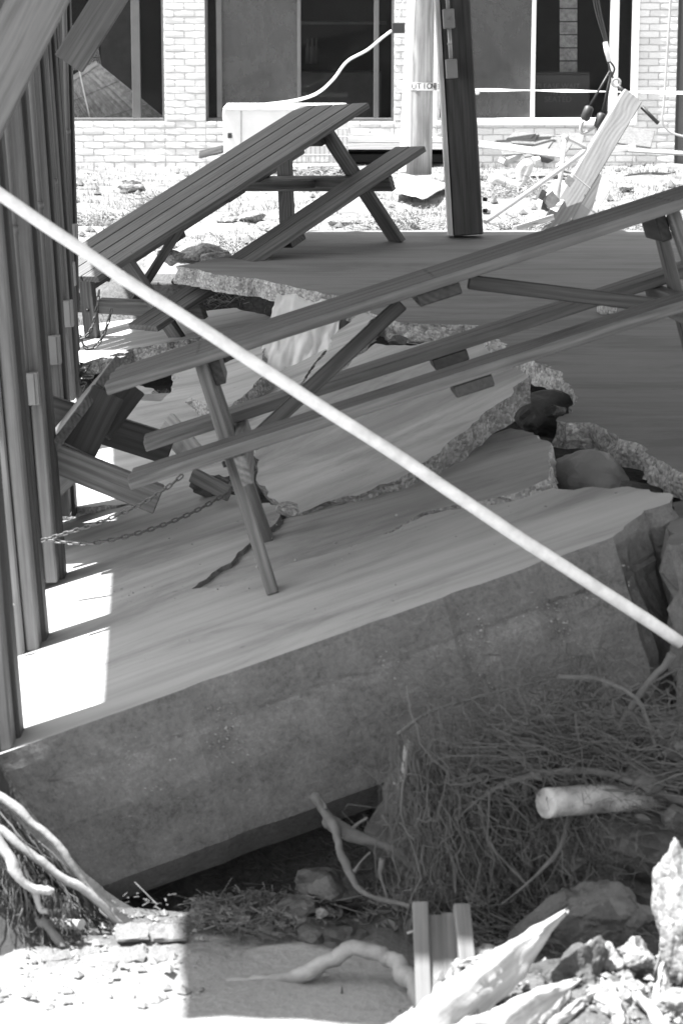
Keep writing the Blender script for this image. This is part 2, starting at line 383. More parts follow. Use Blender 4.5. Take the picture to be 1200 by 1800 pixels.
def addbox(bm, x0, x1, y0, y1, z0, z1):
    vs = [bm.verts.new(p) for p in ((x0, y0, z0), (x1, y0, z0), (x1, y1, z0), (x0, y1, z0), (x0, y0, z1), (x1, y0, z1), (x1, y1, z1), (x0, y1, z1))]
    for f in ((0, 3, 2, 1), (4, 5, 6, 7), (0, 1, 5, 4), (1, 2, 6, 5), (2, 3, 7, 6), (3, 0, 4, 7)): bm.faces.new([vs[i] for i in f])
for x0, x1, z0, z1 in solid:
    if z0 < 0 and x0 < CX1 and x1 > CX0:
        if x0 < CX0: addbox(bm, x0, CX0, YW, YW + 0.2, z0, z1)
        if x1 > CX1: addbox(bm, CX1, x1, YW, YW + 0.2, z0, z1)
        addbox(bm, max(x0, CX0), min(x1, CX1), YW, YW + 0.2, CZ, z1)
    else: addbox(bm, x0, x1, YW, YW + 0.2, z0, z1)
wall = link('wall', bmmesh('wall', bm), 'mortar', None, bl)
BH, BL = 0.0677, 0.2035
bricks = []
row = 0; z = -0.03
while z < TOP:
    x = xL - (BL / 2 if row % 2 else 0)
    while x < xR:
        for s in solid:
            a, b = max(x, s[0]), min(x + BL, s[1])
            if b - a > 0.03 and z + BH / 2 > s[2] and z + BH / 2 < s[3]:
                if a < CX1 and b > CX0 and z + BH / 2 < wz(240): continue
                bricks.append((a, b, z))
        x += BL
    z += BH; row += 1
def vis(b):
    xc, zc = (b[0] + b[1]) / 2, b[2] + BH / 2
    r = Vector((xc, YW, zc)) - EYE; zz = r.dot(_F); return 600 + FPX * r.x / zz, 900 + FPX * r.dot(_D) / zz
inv_, rest = [], []
for b in bricks:
    u, v = vis(b)
    hid = (700 < u < 722) or (722 < u < 770 and v < 215) or (398 < u < 600 and 188 < v)
    (inv_ if 105 < u < 1215 and -8 < v < 285 and not hid else rest).append(b)
inv_.sort(key=lambda b: vis(b)[1]); extra = inv_[300:]; inv_ = inv_[:300]; rest += extra
def brick_mesh(seed):
    r = random.Random(seed); bm = bmesh.new(); bmesh.ops.create_cube(bm, size=1.0)
    bmesh.ops.subdivide_edges(bm, edges=list(bm.edges), cuts=1, use_grid_fill=True)
    for v in bm.verts:
        v.co = Vector((v.co.x * 0.95 + 0.02 * r.uniform(-1, 1), v.co.y + 0.08 * r.uniform(-1, 1) * (v.co.y < 0), v.co.z * 0.84 + 0.03 * r.uniform(-1, 1)))
    for v in bm.verts:
        if abs(v.co.x) > 0.4 and abs(v.co.z) > 0.35 and v.co.y < -0.2: v.co.y += 0.15; v.co.x *= 0.985; v.co.z *= 0.95
    return bmmesh('brick', bm)
bmeshes = [brick_mesh(i) for i in range(9)]
for i, (a, b, z) in enumerate(inv_):
    o = link('brick', random.choice(bmeshes), 'brick', None, None)
    mw = Matrix.Translation(((a + b) / 2, YW - 0.004 + random.uniform(-0.003, 0.003), z + BH / 2)) @ Matrix.Diagonal((b - a, 0.022, BH, 1))
    place(o, mw, wall)
V, Fc = [], []
for a, b, z in rest:
    x0, x1, y0, y1, z0, z1 = a + 0.006, b - 0.006, YW - 0.015, YW + 0.004, z + 0.005, z + BH - 0.005; q = len(V)
    V += [(x0, y0, z0), (x1, y0, z0), (x1, y1, z0), (x0, y1, z0), (x0, y0, z1), (x1, y0, z1), (x1, y1, z1), (x0, y1, z1)]
    Fc += [tuple(q + i for i in f) for f in ((4, 5, 6, 7), (0, 1, 5, 4), (1, 2, 6, 5), (3, 0, 4, 7), (0, 3, 2, 1))]
o = link('brickwork', pymesh('brickwork', V, Fc), 'brick', None, wall); o['kind'] = 'stuff'
# room behind
bm = bmesh.new()
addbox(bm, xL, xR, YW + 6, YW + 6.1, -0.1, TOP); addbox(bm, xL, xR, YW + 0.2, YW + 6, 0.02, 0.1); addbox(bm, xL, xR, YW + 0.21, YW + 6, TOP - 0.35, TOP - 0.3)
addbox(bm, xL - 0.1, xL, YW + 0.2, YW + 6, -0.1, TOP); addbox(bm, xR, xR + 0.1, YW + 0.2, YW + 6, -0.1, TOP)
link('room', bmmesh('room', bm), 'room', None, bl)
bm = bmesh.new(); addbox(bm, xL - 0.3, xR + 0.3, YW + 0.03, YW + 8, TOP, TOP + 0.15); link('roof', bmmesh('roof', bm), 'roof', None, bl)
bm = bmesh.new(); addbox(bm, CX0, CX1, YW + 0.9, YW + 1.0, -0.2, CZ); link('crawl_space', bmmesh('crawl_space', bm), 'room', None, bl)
for k, (va, vb) in enumerate(((240.5, 250), (251, 262))):
    board('sill_beam', (CX0, YW - 0.03, (wz(va) + wz(vb)) / 2), (CX1, YW - 0.03, (wz(va) + wz(vb)) / 2), wz(va) - wz(vb), 0.05, (0, 0, 1), 'whitewood', bl)
def window(u0, u1, mullions, panes, mat, depth=0.08, mw_=0.03):
    x0, x1 = wx(u0), wx(u1); z0, z1 = z_sill, 2.55; y = YW + depth
    w = board('window', (x0, y, z0 + 0.02), (x1, y, z0 + 0.02), 0.04, 0.09, (0, 0, 1), mat, bl)
    for a, wd in [(x0 + 0.012, 0.024), (x1 - 0.012, 0.024)]: board('frame', (a, y, z0 + 0.04), (a, y, z1), wd, 0.09, (1, 0, 0), mat, w)
    board('frame', (x0, y, z1 - 0.02), (x1, y, z1 - 0.02), 0.04, 0.094, (0, 0, 1), mat, w)
    for um, wd in mullions: board('mullion', (wx(um), y - 0.004, z0 + 0.041), (wx(um), y - 0.004, z1 - 0.041), wd, 0.07, (1, 0, 0), mat, w)
    for a, b, gm, yo in panes:
        if gm: box('pane', ((wx(a) + wx(b)) / 2, y + yo, (z0 + z1) / 2), (wx(b) - wx(a), 0.006, z1 - z0 - 0.06), gm, w, bev=0)
    return w
window(-260, 290, [(20, 0.06), (240, 0.085)], [(22, 238, 'glass', 0.01), (242, 288, 'glass', 0.016)], 'framegrey')
window(362, 692, [(386, 0.055), (526, 0.035), (661, 0.05)], [(364, 386, 'glass', 0.012), (388, 525, 'glassdust', 0.0), (663, 690, 'glass', 0.012), (527, 660, 'glass', 0.02)], 'framegrey')
w3 = window(768, 1112, [(936, 0.04), (1077, 0.085)], [(770, 935, 'glassdust', 0.0), (937, 1076, 'glass', 0.02), (1079, 1110, 'glass', 0.012)], 'whitepaint')
for u0 in (763, 1114): board('window_trim', (wx(u0), YW - 0.03, z_sill - 0.02), (wx(u0), YW - 0.03, 2.6), 0.05, 0.03, (1, 0, 0), 'whitepaint', bl)
board('window_trim', (wx(762), YW - 0.035, z_sill - 0.004), (wx(1116), YW - 0.035, z_sill - 0.004), 0.045, 0.05, (0, 0, 1), 'whitepaint', bl)
d = board('door', (wx(1188), YW + 0.09, 1.0), (wx(1330), YW + 0.09, 1.0), 2.0, 0.05, (0, 0, 1), 'framegrey', bl)
board('frame', (wx(1189), YW + 0.05, 0.0), (wx(1189), YW + 0.05, 2.5), 0.04, 0.05, (1, 0, 0), 'dark', d)
board('door_rail', (wx(1190), YW + 0.06, wz(165)), (wx(1330), YW + 0.06, wz(165)), 0.03, 0.02, (0, 0, 1), 'metal', d)

# --- inside the windows
def reed_blind(label, corners, Y0, Y1, n, cat='blind'):
    P = [at(u, v, Y0 if k in (0, 3) else Y1) for k, (u, v) in enumerate(corners)]
    t = thing('reed_blind', label, cat, P[0], 'fallen reed blinds behind the left window')
    V, Fc = [], []
    for i in range(n):
        s = (i + 0.5) / n; a = P[0].lerp(P[3], s); b = P[1].lerp(P[2], s)
        e1, e2 = random.uniform(0, 0.03), random.uniform(0.96, 1.02)
        pts = [a.lerp(b, e1), a.lerp(b, 0.5) + Vector((0, random.uniform(-0.004, 0.004), random.uniform(-0.002, 0.002))), a.lerp(b, e2)]
        tube_data(pts, random.uniform(0.0026, 0.0042) * 1.4, 5, V, Fc)
    o0 = sum(P, Vector()) / 4
    o = link('reeds', pymesh('reeds', [v - o0 for v in V], Fc), 'reed', Matrix.Translation(o0), t); o['kind'] = 'stuff'
    board('head_rail', P[0] + Vector((0, -0.02, 0)), P[3] + Vector((0, -0.02, 0)), 0.05, 0.012, P[1] - P[0], 'pale', t)
    for s in (0.3, 0.7):
        q = [P[0].lerp(P[1], s) + Vector((0, -0.012, 0)), P[3].lerp(P[2], s) + Vector((0, -0.012, 0))]; tube('cord', q, 0.0025, 'roomgrey', t, 5)
M['reed'] = plain('reeds', 0.42, 0.7, 0, 0.5, 25, 0.0)
reed_blind('fallen reed blind slumped low in the left window, broad sloping panel', [(70, 175), (80, 265), (300, 215), (172, 110)], YW + 0.5, YW + 0.55, 75)
reed_blind('upper fallen reed blind hanging behind the diagonal brace in the left window', [(60, 40), (60, 130), (180, 120), (168, 55)], YW + 0.9, YW + 0.95, 45)
tube('pull_cord', spline([at(119, -20, YW + 0.45), at(126, 45, YW + 0.45), at(130, 62, YW + 0.45), at(139, 120, YW + 0.45), at(158, 206, YW + 0.4)], 5), 0.007, 'white')
tag(bpy.data.objects['pull_cord'], 'thin white pull cord hanging inside the left window', 'cord')
cb = thing('chalkboard', 'dark chalkboard with handwritten please wait to be seated behind right window', 'sign', at(990, 215, YW + 0.7))
board('panel', at(935, 172, YW + 0.7), at(1035, 172, YW + 0.7), 0.5, 0.02, (0, 0, 1), 'dark', cb)
board('frame', at(935, 129, YW + 0.69), at(1035, 129, YW + 0.69), 0.03, 0.03, (0, 0, 1), 'room', cb)
M['chalk'] = plain('chalk', 0.14, 0.9, 0, 0.3, 20, 0.0)
def text(name, s, loc, size, mat, parent, rot=(math.pi / 2, 0, 0), shear=0.0, ext=0.001):
    c = bpy.data.curves.new(name, 'FONT'); c.body = s; c.size = size; c.align_x = 'CENTER'; c.align_y = 'CENTER'; c.extrude = ext; c.shear = shear
    o = bpy.data.objects.new(name, c); COL.objects.link(o); c.materials.append(M[mat])
    from mathutils import Euler
    bpy.context.view_layer.update(); me = bpy.data.meshes.new_from_object(o.evaluated_get(bpy.context.evaluated_depsgraph_get()))
    bpy.data.objects.remove(o); me.name = name; o = bpy.data.objects.new(name, me); COL.objects.link(o)
    return place(o, Matrix.Translation(Vector(loc)) @ Euler(rot).to_matrix().to_4x4(), parent)
for s, v, z in (('PLEASE WAIT', 152, 0.075), ('TO BE', 164, 0.065), ('SEATED', 175, 0.08)): text('lettering', s, at(980, v, YW + 0.68), z, 'chalk', cb)
sh = thing('back_counter', 'dim counter with bottles inside the building behind the middle window', 'counter', at(590, 200, YW + 3))
box('cabinet', at(590, 150, YW + 3) - Vector((0, 0, 0.2)), (1.0, 0.5, 0.7), 'roomgrey', sh)
box('shelf', at(600, 40, YW + 3.2), (1.0, 0.3, 0.03), 'roomgrey', sh)
for k, u in enumerate((541, 549, 556)):
    p = at(u, 112, YW + 2.9); tube('bottle', [p, p + Vector((0, 0, 0.16)), p + Vector((0, 0, 0.2)), p + Vector((0, 0, 0.28))], [0.03, 0.03, 0.012, 0.012], 'roomgrey', sh)
b2 = thing('hanging_reed_screen', 'narrow hanging reed screen inside the right window', 'screen', at(1000, 130, YW + 0.9))
V, Fc = [], []
for i in range(14):
    for k in range(7):
        u = 984 + i * 2.2; tube_data([at(u, -30 + k * 23, YW + 0.9), at(u, -9 + k * 23, YW + 0.9)], 0.006, 5, V, Fc)
o0 = at(1000, 50, YW + 0.9); o = link('reeds', pymesh('reeds', [v - o0 for v in V], Fc), 'reed', Matrix.Translation(o0), b2); o['kind'] = 'stuff'
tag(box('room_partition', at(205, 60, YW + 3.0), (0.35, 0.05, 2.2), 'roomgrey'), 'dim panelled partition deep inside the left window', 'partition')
M['chairwood'] = M['roomgrey']

# ------------------------------------------------------------------ pavilion roof and posts
ZR = 2.75
RX0, RY0, RY1 = -2.05, 5.88, 16.70
SKEW = -0.075
bm = bmesh.new(); addbox(bm, RX0, 4.6, RY0, RY1, ZR + 0.15, ZR + 0.25)
for v_ in bm.verts:
    if v_.co.x < 0: v_.co.x += SKEW * (v_.co.y - RY0)
rf = link('pavilion_roof', bmmesh('pavilion_roof', bm), 'roof'); tag(rf, 'wooden pavilion roof held over the broken slab by posts', 'roof')
for k in range(9):
    y = RY0 + 0.6 + k * 1.25; board('rafter', (RX0 + 0.12 + SKEW * (y - RY0), y, ZR + 0.05), (4.5, y, ZR + 0.05), 0.14, 0.04, (0, 0, 1), 'post', rf)

NEAR = Pl(-0.98, 7.2, -0.32, 0.29, 0.02)
posts = [  # base u,v, depth, image lean, box v (None = out of frame), width px, look
    (4, 1324, 7.17, 0.09, None, 52, 'leftmost post standing nearest, at the front lip of the near slab', False),
    (50, 1142, 8.25, 0.092, None, 50, 'second post from the front with a small bent bracket low on its side', True),
    (82, 1022, 9.1, 0.082, 683, 48, 'third post, its pale outlet box lowest and largest of the row', True),
    (109, 905, 10.1, 0.072, 615, 36, 'fourth post, outlet box just above the tipped table', True),
    (119, 703, 11.2, 0.072, 551, 32, 'fifth post, ending beside the small leafy weed', True),
    (119, 615, 12.6, 0.068, 482, 28, 'sixth post, outlet box level with the lower end of the far table', True),
    (119, 545, 14.3, 0.028, 412, 27, 'farthest post of the left row, smallest outlet box beside the far table top', True)]
for i, (u, v, Y, lean, bv, wpx, lab, has) in enumerate(posts):
    base = at(u, v + 6, Y); top = at(u - lean * (v + 500), -500, Y); top = base + (top - base) * ((ZR + 0.02 - base.z) / (top.z - base.z))
    t = thing('timber_post', lab, 'post', base, 'row of pavilion posts at the left')
    ax = (top - base).normalized(); wm = wpx / FPX * Y; h = wm / 2
    # two planks laminated side by side, the seam facing the camera
    board('plank', base + Vector((-h / 2, 0.0, 0)), top + Vector((-h / 2, 0.0, 0)), h - 0.003, 0.14, (1, 0, 0), 'post', t, 0.006)
    board('plank', base + Vector((h / 2, 0.012, 0.02)), top + Vector((h / 2, 0.012, 0)), h - 0.003, 0.14, (1, 0, 0), 'post', t, 0.006)
    board('shade_strip', base + Vector((h * 1.12, 0.075, 0)), top + Vector((h * 1.12, 0.075, 0)), h * 0.42, 0.09, (1, 0, 0), 'darkpost', t, 0.004)  # dark strip added to paint the shaded gaps between the posts
    if has:
        fy = -0.07 - 0.02; bz = at(u, bv, Y).z if bv else base.z + 0.75
        fr = (bz - base.z) / (top.z - base.z); bc = base.lerp(top, fr) + Vector((h * 0.55 if i > 2 else 0.0, fy - 0.012, 0))
        if bv:
            bu = {683: 48, 615: 88, 551: 112, 482: 118, 412: 124}[bv]; bc = at(bu, bv, Y + fy - 0.012)
            ob = board('outlet_box', bc - ax * 0.06, bc + ax * 0.06, 0.088, 0.045, (1, 0, 0), 'plate', t, 0.006, 2)
            board('cover_plate', bc - ax * 0.058 + Vector((0.002, -0.026, 0)), bc + ax * 0.058 + Vector((0.002, -0.026, 0)), 0.06, 0.006, (1, 0, 0), 'plate', ob, 0.002)
            q = bc + ax * 0.062
        else: q = bc + Vector((-0.03, 0, 0))
        e = q + ax * ((ZR - q.z) / ax.z)
        cdt = tube('conduit', [q, q.lerp(e, 0.5), e], 0.0135, 'conduit', t, 10)
        for s in (0.23, 0.62, 0.8):
            c = q.lerp(e, s); tube('coupling', [c - ax * 0.016, c + ax * 0.016], 0.0175, 'conduit', cdt, 10)
    if i == 1:
        q = at(10, 1084, Y - 0.1); tube('bracket', [q, at(17, 1072, Y - 0.11), at(25, 1062, Y - 0.1)], [0.008, 0.011, 0.006], 'metal', t, 6)
def brace(label, p0, p1, w):
    o = board('knee_brace', p0, p1, w, 0.04, (p1 - p0).cross(Vector((0, 1, 0))), 'post', None, 0.005); tag(o, label, 'brace')
brace('broad knee brace crossing the top left corner in front of the posts', at(-50, 235, 7.05), at(175, -215, 7.05), 0.155)
brace('knee brace rising right from the fifth post across the left window', at(121, 112, 11.1), at(262, -112, 11.1), 0.142)
pb = at(822, 413, 16.55); ptp = at(784, -260, 16.75); ptp = pb + (ptp - pb) * ((ZR - pb.z) / (ptp.z - pb.z))
dp = thing('square_post', 'dark knotty square post standing on the back edge of the flat slab', 'post', pb)
board('timber', pb, ptp, 0.195, 0.17, (1, 0, 0), 'darkpost', dp, 0.008)
board('batten', pb + Vector((-0.118, -0.02, 0)), ptp + Vector((-0.118, -0.02, 0)), 0.03, 0.16, (1, 0, 0), 'whitewood', dp)
ax = (ptp - pb).normalized(); YB = 16.6 - 0.12
def pbx(u, v, hh, ww, mat, nm):
    c = at(u, v, YB); return board(nm, c - ax * hh / 2, c + ax * hh / 2, ww, 0.06, (1, 0, 0), mat, dp, 0.008, 2)
o = pbx(788, 33, 0.125, 0.075, 'box', 'outlet_box'); pbx(789, 33, 0.03, 0.04, 'metal', 'socket')
pbx(793, 121, 0.125, 0.075, 'box', 'junction_box')
cdt = tube('conduit', [at(783, -60, YB), at(787, 20, YB)], 0.012, 'metal', dp); tube('conduit', [at(789, 50, YB), at(792, 105, YB)], 0.013, 'metal', dp)
board('strap', at(785, 77, YB - 0.015), at(794, 77, YB - 0.015), 0.012, 0.006, (0, 0, 1), 'metal', dp)
for v in (350, 370): tube('bolt', [at(848, v, 16.6), at(856, v + 1, 16.6)], 0.014, 'dark', dp, 6)

# ------------------------------------------------------------------ concrete
def slab(name, label, outline, plane, th, mats, sdir=(1, 0, 0), rough=0.02, step=0.03, clean=(), px=True, jit=0.012, group=None, cat='slab', under=0.0):
    """outline in photograph pixels on the plane; broken edges jittered; sides rough"""
    P = [plane.hit(u, v) if px else Vector(v_) for (u, v) in outline] if px else [Vector(p) for p in outline]
    n = Vector((-plane.a, -plane.b, 1)).normalized(); c = sum(P, Vector()) / len(P)
    mw = frame(sdir, n.cross(Vector(sdir)), c)
    if mw.col[2].to_3d().dot(n) < 0: mw = frame(sdir, -n.cross(Vector(sdir)), c)
    inv = mw.inverted(); Q = [inv @ p for p in P]
    pts, cl = [], []
    for i in range(len(Q)):
        a, b = Q[i], Q[(i + 1) % len(Q)]; L = (b - a).length; k = max(1, int(L / step)); isc = i in clean
        dirn = (b - a).normalized(); nn = Vector((-dirn.y, dirn.x, 0))
        for j in range(k):
            p = a.lerp(b, j / k); w = p + c
            off = 0 if (isc and 0 < j) else jit * (fbm((w.x * 9, w.y * 9, 1.7), 3) * 2.2 + fbm((w.x * 40, w.y * 40, 5.1), 2) * 0.8)
            if isc: off = 0.002 * fbm((w.x * 30, w.y * 30, 2.0), 2)
            pts.append(p + nn * off); cl.append(isc)
    area = sum(pts[i].x * pts[(i + 1) % len(pts)].y - pts[(i + 1) % len(pts)].x * pts[i].y for i in range(len(pts)))
    if area < 0: pts.reverse(); cl.reverse()
    N = len(pts); rows = 6; V = [Vector((p.x, p.y, 0)) for p in pts]; Fc = [tuple(range(N))]; mi = [0]
    for r in range(1, rows + 1):
        zz = -th * r / rows
        for i in range(N):
            a, b = pts[i - 1], pts[(i + 1) % N]; d = (b - a).normalized(); out = Vector((d.y, -d.x, 0)); p = pts[i]; w = p + c
            rr = 0.15 if cl[i] else 1.0
            o = rough * rr * (1.6 * fbm((w.x * 13, w.y * 13, zz * 13 + 9), 4) - 0.1) - under * r / rows
            V.append(Vector((p.x, p.y, zz)) + out * o + Vector((0, 0, rr * rough * 0.25 * fbm((w.x * 20, w.y * 20, zz * 20), 2) if r < rows else 0)))
        for i in range(N):
            q = (r - 1) * N; j = (i + 1) % N
            Fc.append((q + i, q + N + i, q + N + j, q + j)); mi.append(2 if (len(mats) > 2 and cl[i]) else 1)
    q = rows * N; Fc.append(tuple(q + i for i in range(N))[::-1]); mi.append(1)
    o = link(name, pymesh(name, V, Fc, mi), mats, mw); return tag(o, label, cat, group)
G = 'broken slabs of the pavilion floor'
# the flat slab that stayed level
FLAT = Pl(0, 12, 0.2, 0, 0)
slab('concrete_slab', 'large level slab at the right with a thin ragged broken edge, dark post on it',
     [(306, 468), (345, 474), (392, 484), (465, 492), (530, 508), (582, 518), (640, 540), (662, 556), (705, 566), (760, 569), (836, 572), (842, 588), (880, 600), (905, 618), (945, 636),
      (985, 656), (1002, 686), (1006, 712), (985, 738), (1000, 742), (1048, 746), (1082, 768), (1128, 784), (1160, 808), (1205, 838), (1270, 900), (1900, 900), (1900, 404), (545, 405), (512, 421), (505, 431), (420, 446)],
     FLAT, 0.105, ['con2', 'agg2'], (1, 0, 0), 0.02, 0.03, jit=0.016, group=G)
# near slab with its deep turned-down footing
def near_slab():
    out = [(1078, 944), (1100, 925), (1132, 898), (1174, 884), (1172, 868), (1102, 856), (1040, 856), (985, 861), (972, 858), (900, 881), (845, 891), (800, 894), (745, 906), (690, 936), (600, 966), (510, 991),
           (400, 1030), (345, 1034), (405, 985), (460, 940), (490, 908), (494, 890), (400, 870), (350, 852), (205, 884), (60, 915), (-60, 940), (-220, 1400), (0, 1326)]
    n = Vector((-NEAR.a, -NEAR.b, 1)).normalized(); P = [NEAR.hit(*p) for p in out]
    c = P[0].copy(); X = (P[0] - P[-1]).normalized(); mw = frame(X, n.cross(X), c); inv = mw.inverted(); Q = [inv @ p for p in P]
    pts, fr = [], []
    for i in range(len(Q)):
        a, b = Q[i], Q[(i + 1) % len(Q)]; L = (b - a).length; front = i in (len(Q) - 1, len(Q) - 2); k = max(1, int(L / 0.03)); d = (b - a).normalized(); nn = Vector((-d.y, d.x, 0))
        for j in range(k):
            p = a.lerp(b, j / k); w = p * 1.0
            off = 0.003 * fbm((w.x * 14, w.y * 14, 0), 3) + (0.03 * max(0, fbm((w.x * 7, 3, 0), 5) - 0.15)) if front else 0.013 * (2 * fbm((w.x * 9, w.y * 9, 4.2), 3) + 0.8 * fbm((w.x * 35, w.y * 35, 2), 2))
            pts.append(p + nn * off); fr.append(front)
    N = len(pts); V = [Vector((p.x, p.y, 0)) for p in pts]; Fc = [tuple(range(N))]; mi = [0]
    prof = [(0.0, 0.03), (0.0, 0.06), (-0.001, 0.125), (-0.006, 0.14), (-0.005, 0.155), (-0.004, 0.19), (-0.008, 0.28), (-0.010, 0.34), (-0.012, 0.42), (-0.014, 0.50), (-0.11, 0.60)]
    # real footing runs under the front; elsewhere only 0.11 deep
    for r, (oo, dz) in enumerate(prof):
        for i in range(N):
            a, b = pts[i - 1], pts[(i + 1) % N]; d = (b - a).normalized(); outw = Vector((d.y, -d.x, 0)); p = pts[i]
            tdep = sm(-0.55, -0.2, p.y); dd = dz * (0.2 + 0.8 * tdep)
            rg = 0.02 if not fr[i] else (0.002 if dz < 0.13 else 0.004)
            o = (oo if fr[i] else 0) + rg * 1.6 * fbm((p.x * 9, p.y * 9, dz * 11), 5)
            if fr[i] and 0.13 < dz < 0.24: o += 0.008 * fbm((p.x * 28, 1, dz * 30), 3)
            V.append(Vector((p.x, p.y, -dd)) + outw * o)
        for i in range(N):
            q = r * N; j = (i + 1) % N; Fc.append((q + i, q + N + i, q + N + j, q + j)); mi.append((3 if 3 <= r <= 6 else 2) if fr[i] else 1)
    q = len(prof) * N; Fc.append(tuple(q + i for i in range(N))[::-1]); mi.append(1)
    area = sum(pts[i].x * pts[(i + 1) % N].y - pts[(i + 1) % N].x * pts[i].y for i in range(N))
    if area < 0: Fc = [f[::-1] for f in Fc]
    o = link('concrete_slab', pymesh('concrete_slab', V, Fc, mi), ['con', 'face', 'face', 'face2'], mw)  # broken sides take the dark footing material, their shadow put into the colour
    tag(o, 'near tilted slab with a deep rough footing side facing the camera', 'slab', G)
near_slab()
S3 = Pl(-0.5, 8.3, NEAR.z(-0.5, 8.3) + 0.013, 0.225, 0.02)
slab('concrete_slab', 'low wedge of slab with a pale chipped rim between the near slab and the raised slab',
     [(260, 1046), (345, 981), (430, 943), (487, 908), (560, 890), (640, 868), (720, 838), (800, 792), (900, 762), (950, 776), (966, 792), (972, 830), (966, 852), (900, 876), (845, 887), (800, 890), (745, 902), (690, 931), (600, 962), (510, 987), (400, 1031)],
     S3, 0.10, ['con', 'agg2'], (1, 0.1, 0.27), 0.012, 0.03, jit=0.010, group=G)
def plane3(p, q, w):
    n = (q - p).cross(w - p); return Pl(p.x, p.y, p.z, -n.x / n.z, -n.y / n.z)
S2 = plane3(NEAR.hit(500, 902) + Vector((0, 0, .006)), at(640, 867, 9.12), at(932, 668, 9.62))
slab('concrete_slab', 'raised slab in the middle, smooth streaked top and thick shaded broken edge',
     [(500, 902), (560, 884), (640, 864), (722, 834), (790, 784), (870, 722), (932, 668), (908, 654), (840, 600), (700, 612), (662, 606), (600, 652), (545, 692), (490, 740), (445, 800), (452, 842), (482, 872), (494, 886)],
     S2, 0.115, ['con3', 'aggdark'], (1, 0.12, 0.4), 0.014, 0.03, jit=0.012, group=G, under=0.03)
S5 = Pl(-0.055, 12, 0.11, 0.38, 0.0)
slab('concrete_slab', 'cracked slab piece below the white sheet, right half beyond the dark crack',
     [(505, 716), (524, 690), (556, 640), (578, 615), (584, 590), (640, 546), (656, 558), (604, 616), (545, 684), (500, 728), (462, 757)], S5, 0.10, ['con3', 'agg2'], (1, 0.12, 0.38), 0.025, 0.03, jit=0.008, group=G)
slab('concrete_slab', 'cracked slab piece below the white sheet, left half before the dark crack',
     [(501, 714), (520, 688), (552, 638), (574, 613), (520, 640), (465, 660), (400, 722), (396, 752), (440, 762)], Pl(-0.055, 12, 0.105, 0.38, 0.0), 0.10, ['con3', 'agg2'], (1, 0.12, 0.38), 0.025, 0.03, jit=0.006, group=G)
S6 = Pl(-1.0, 10.3, -0.24, 0.16, 0.07)
slab('concrete_slab', 'slab piece under the tipped table at the left, one end in bright sun',
     [(30, 905), (205, 890), (350, 868), (420, 820), (452, 775), (400, 720), (345, 632), (308, 652), (297, 690), (280, 706), (262, 682), (240, 676), (120, 705), (20, 740)], S6, 0.10, ['con3', 'agg'], (1, 0.2, 0.16), 0.03, 0.03, jit=0.014, group=G)
S7 = Pl(-1.47, 15.0, -0.50, 0.5, 0.05)
slab('concrete_slab', 'fallen slab strip below the far table, ending under the level slab',
     [(90, 690), (128, 629), (190, 600), (300, 552), (405, 508), (500, 508), (478, 530), (450, 566), (425, 600), (414, 588), (439, 541), (351, 585), (240, 640), (150, 700)], S7, 0.09, ['con3', 'agg2'], (1, 0.15, 0.17), 0.02, 0.04, jit=0.008, group=G)
slab('concrete_slab', 'short slab stub beside the dark soil gap under the near table',
     [(330, 700), (392, 640), (470, 600), (452, 650), (470, 655), (398, 722)], Pl(-0.5, 11.5, 0.03, 0.3, 0.0), 0.09, ['con3', 'agg'], (1, 0.15, 0.3), 0.02, 0.03, jit=0.008, group=G)
slab('footing_chunk', 'broken footing chunk at the right edge with a pale split face',
     [(1182, 886), (1172, 930), (1184, 960), (1260, 930), (1330, 900), (1260, 870)], Pl(1.05, 7.9, 0.22, 0.1, 0.0), 0.62, ['con2', 'face', 'agg2'], (1, 0, 0.1), 0.05, 0.03, jit=0.012, cat='concrete chunk')
V, Fc = [], []
def patch(name, label, P, mat, cat, amp=0.01, nu=24, nv=16, th=0.004, seed=0, fold=0.0):
    """rectangular sheet through four corners with folds and thickness"""
    V = []; n = (P[1] - P[0]).cross(P[3] - P[0]).normalized(); c = sum(P, Vector()) / 4
    for j in range(nv + 1):
        for i in range(nu + 1):
            s, r = i / nu, j / nv; p = P[0].lerp(P[1], s).lerp(P[3].lerp(P[2], s), r)
            e = 0.02 * fbm((s * 9 + seed, r * 9, 3), 3) * (1 if min(s, r, 1 - s, 1 - r) < 0.01 else 0.2)
            V.append(p + n * (amp * 2 * fbm((s * 3 + seed, r * 3, 1), 4) + fold * math.sin(s * 34 + 2.5 * fbm((s * 4, r * 3, seed), 2) * 2) * (0.3 + 0.7 * r)) + (P[1] - P[0]) * e - c)
    Fc = [(j * (nu + 1) + i, j * (nu + 1) + i + 1, (j + 1) * (nu + 1) + i + 1, (j + 1) * (nu + 1) + i) for j in range(nv) for i in range(nu)]
    o = link(name, pymesh(name, V, Fc), mat, Matrix.Translation(c), None, True); m = o.modifiers.new('thickness', 'SOLIDIFY'); m.thickness = th
    return tag(o, label, cat)
patch('plastic_sheet', 'crumpled white plastic sheet under the edge of the level slab', [at(487, 515, 13.5), at(600, 535, 13.5), at(590, 640, 12.1), at(448, 660, 12.1)], 'white', 'plastic sheet', 0.012, 60, 20, 0.003, 4, 0.005)
rock('clay_bank', at(1035, 850, 9.2), (0.13, 0.2, 0.14), (0, 0, 0.2), 5, 'clay', None, 4, 0.35, 0.8, False); tag(bpy.data.objects['clay_bank'], 'smooth rounded clay lump exposed between the level slab and near slab', 'clay lump')
rock('clay_bank', at(1120, 900, 8.75), (0.14, 0.16, 0.12), (0, 0, 0.9), 8, 'rockdark', None, 4, 0.2, 1.0); tag(bpy.data.objects['clay_bank.001'], 'dark clay lump in the gap right of the smooth pale lump', 'clay lump')
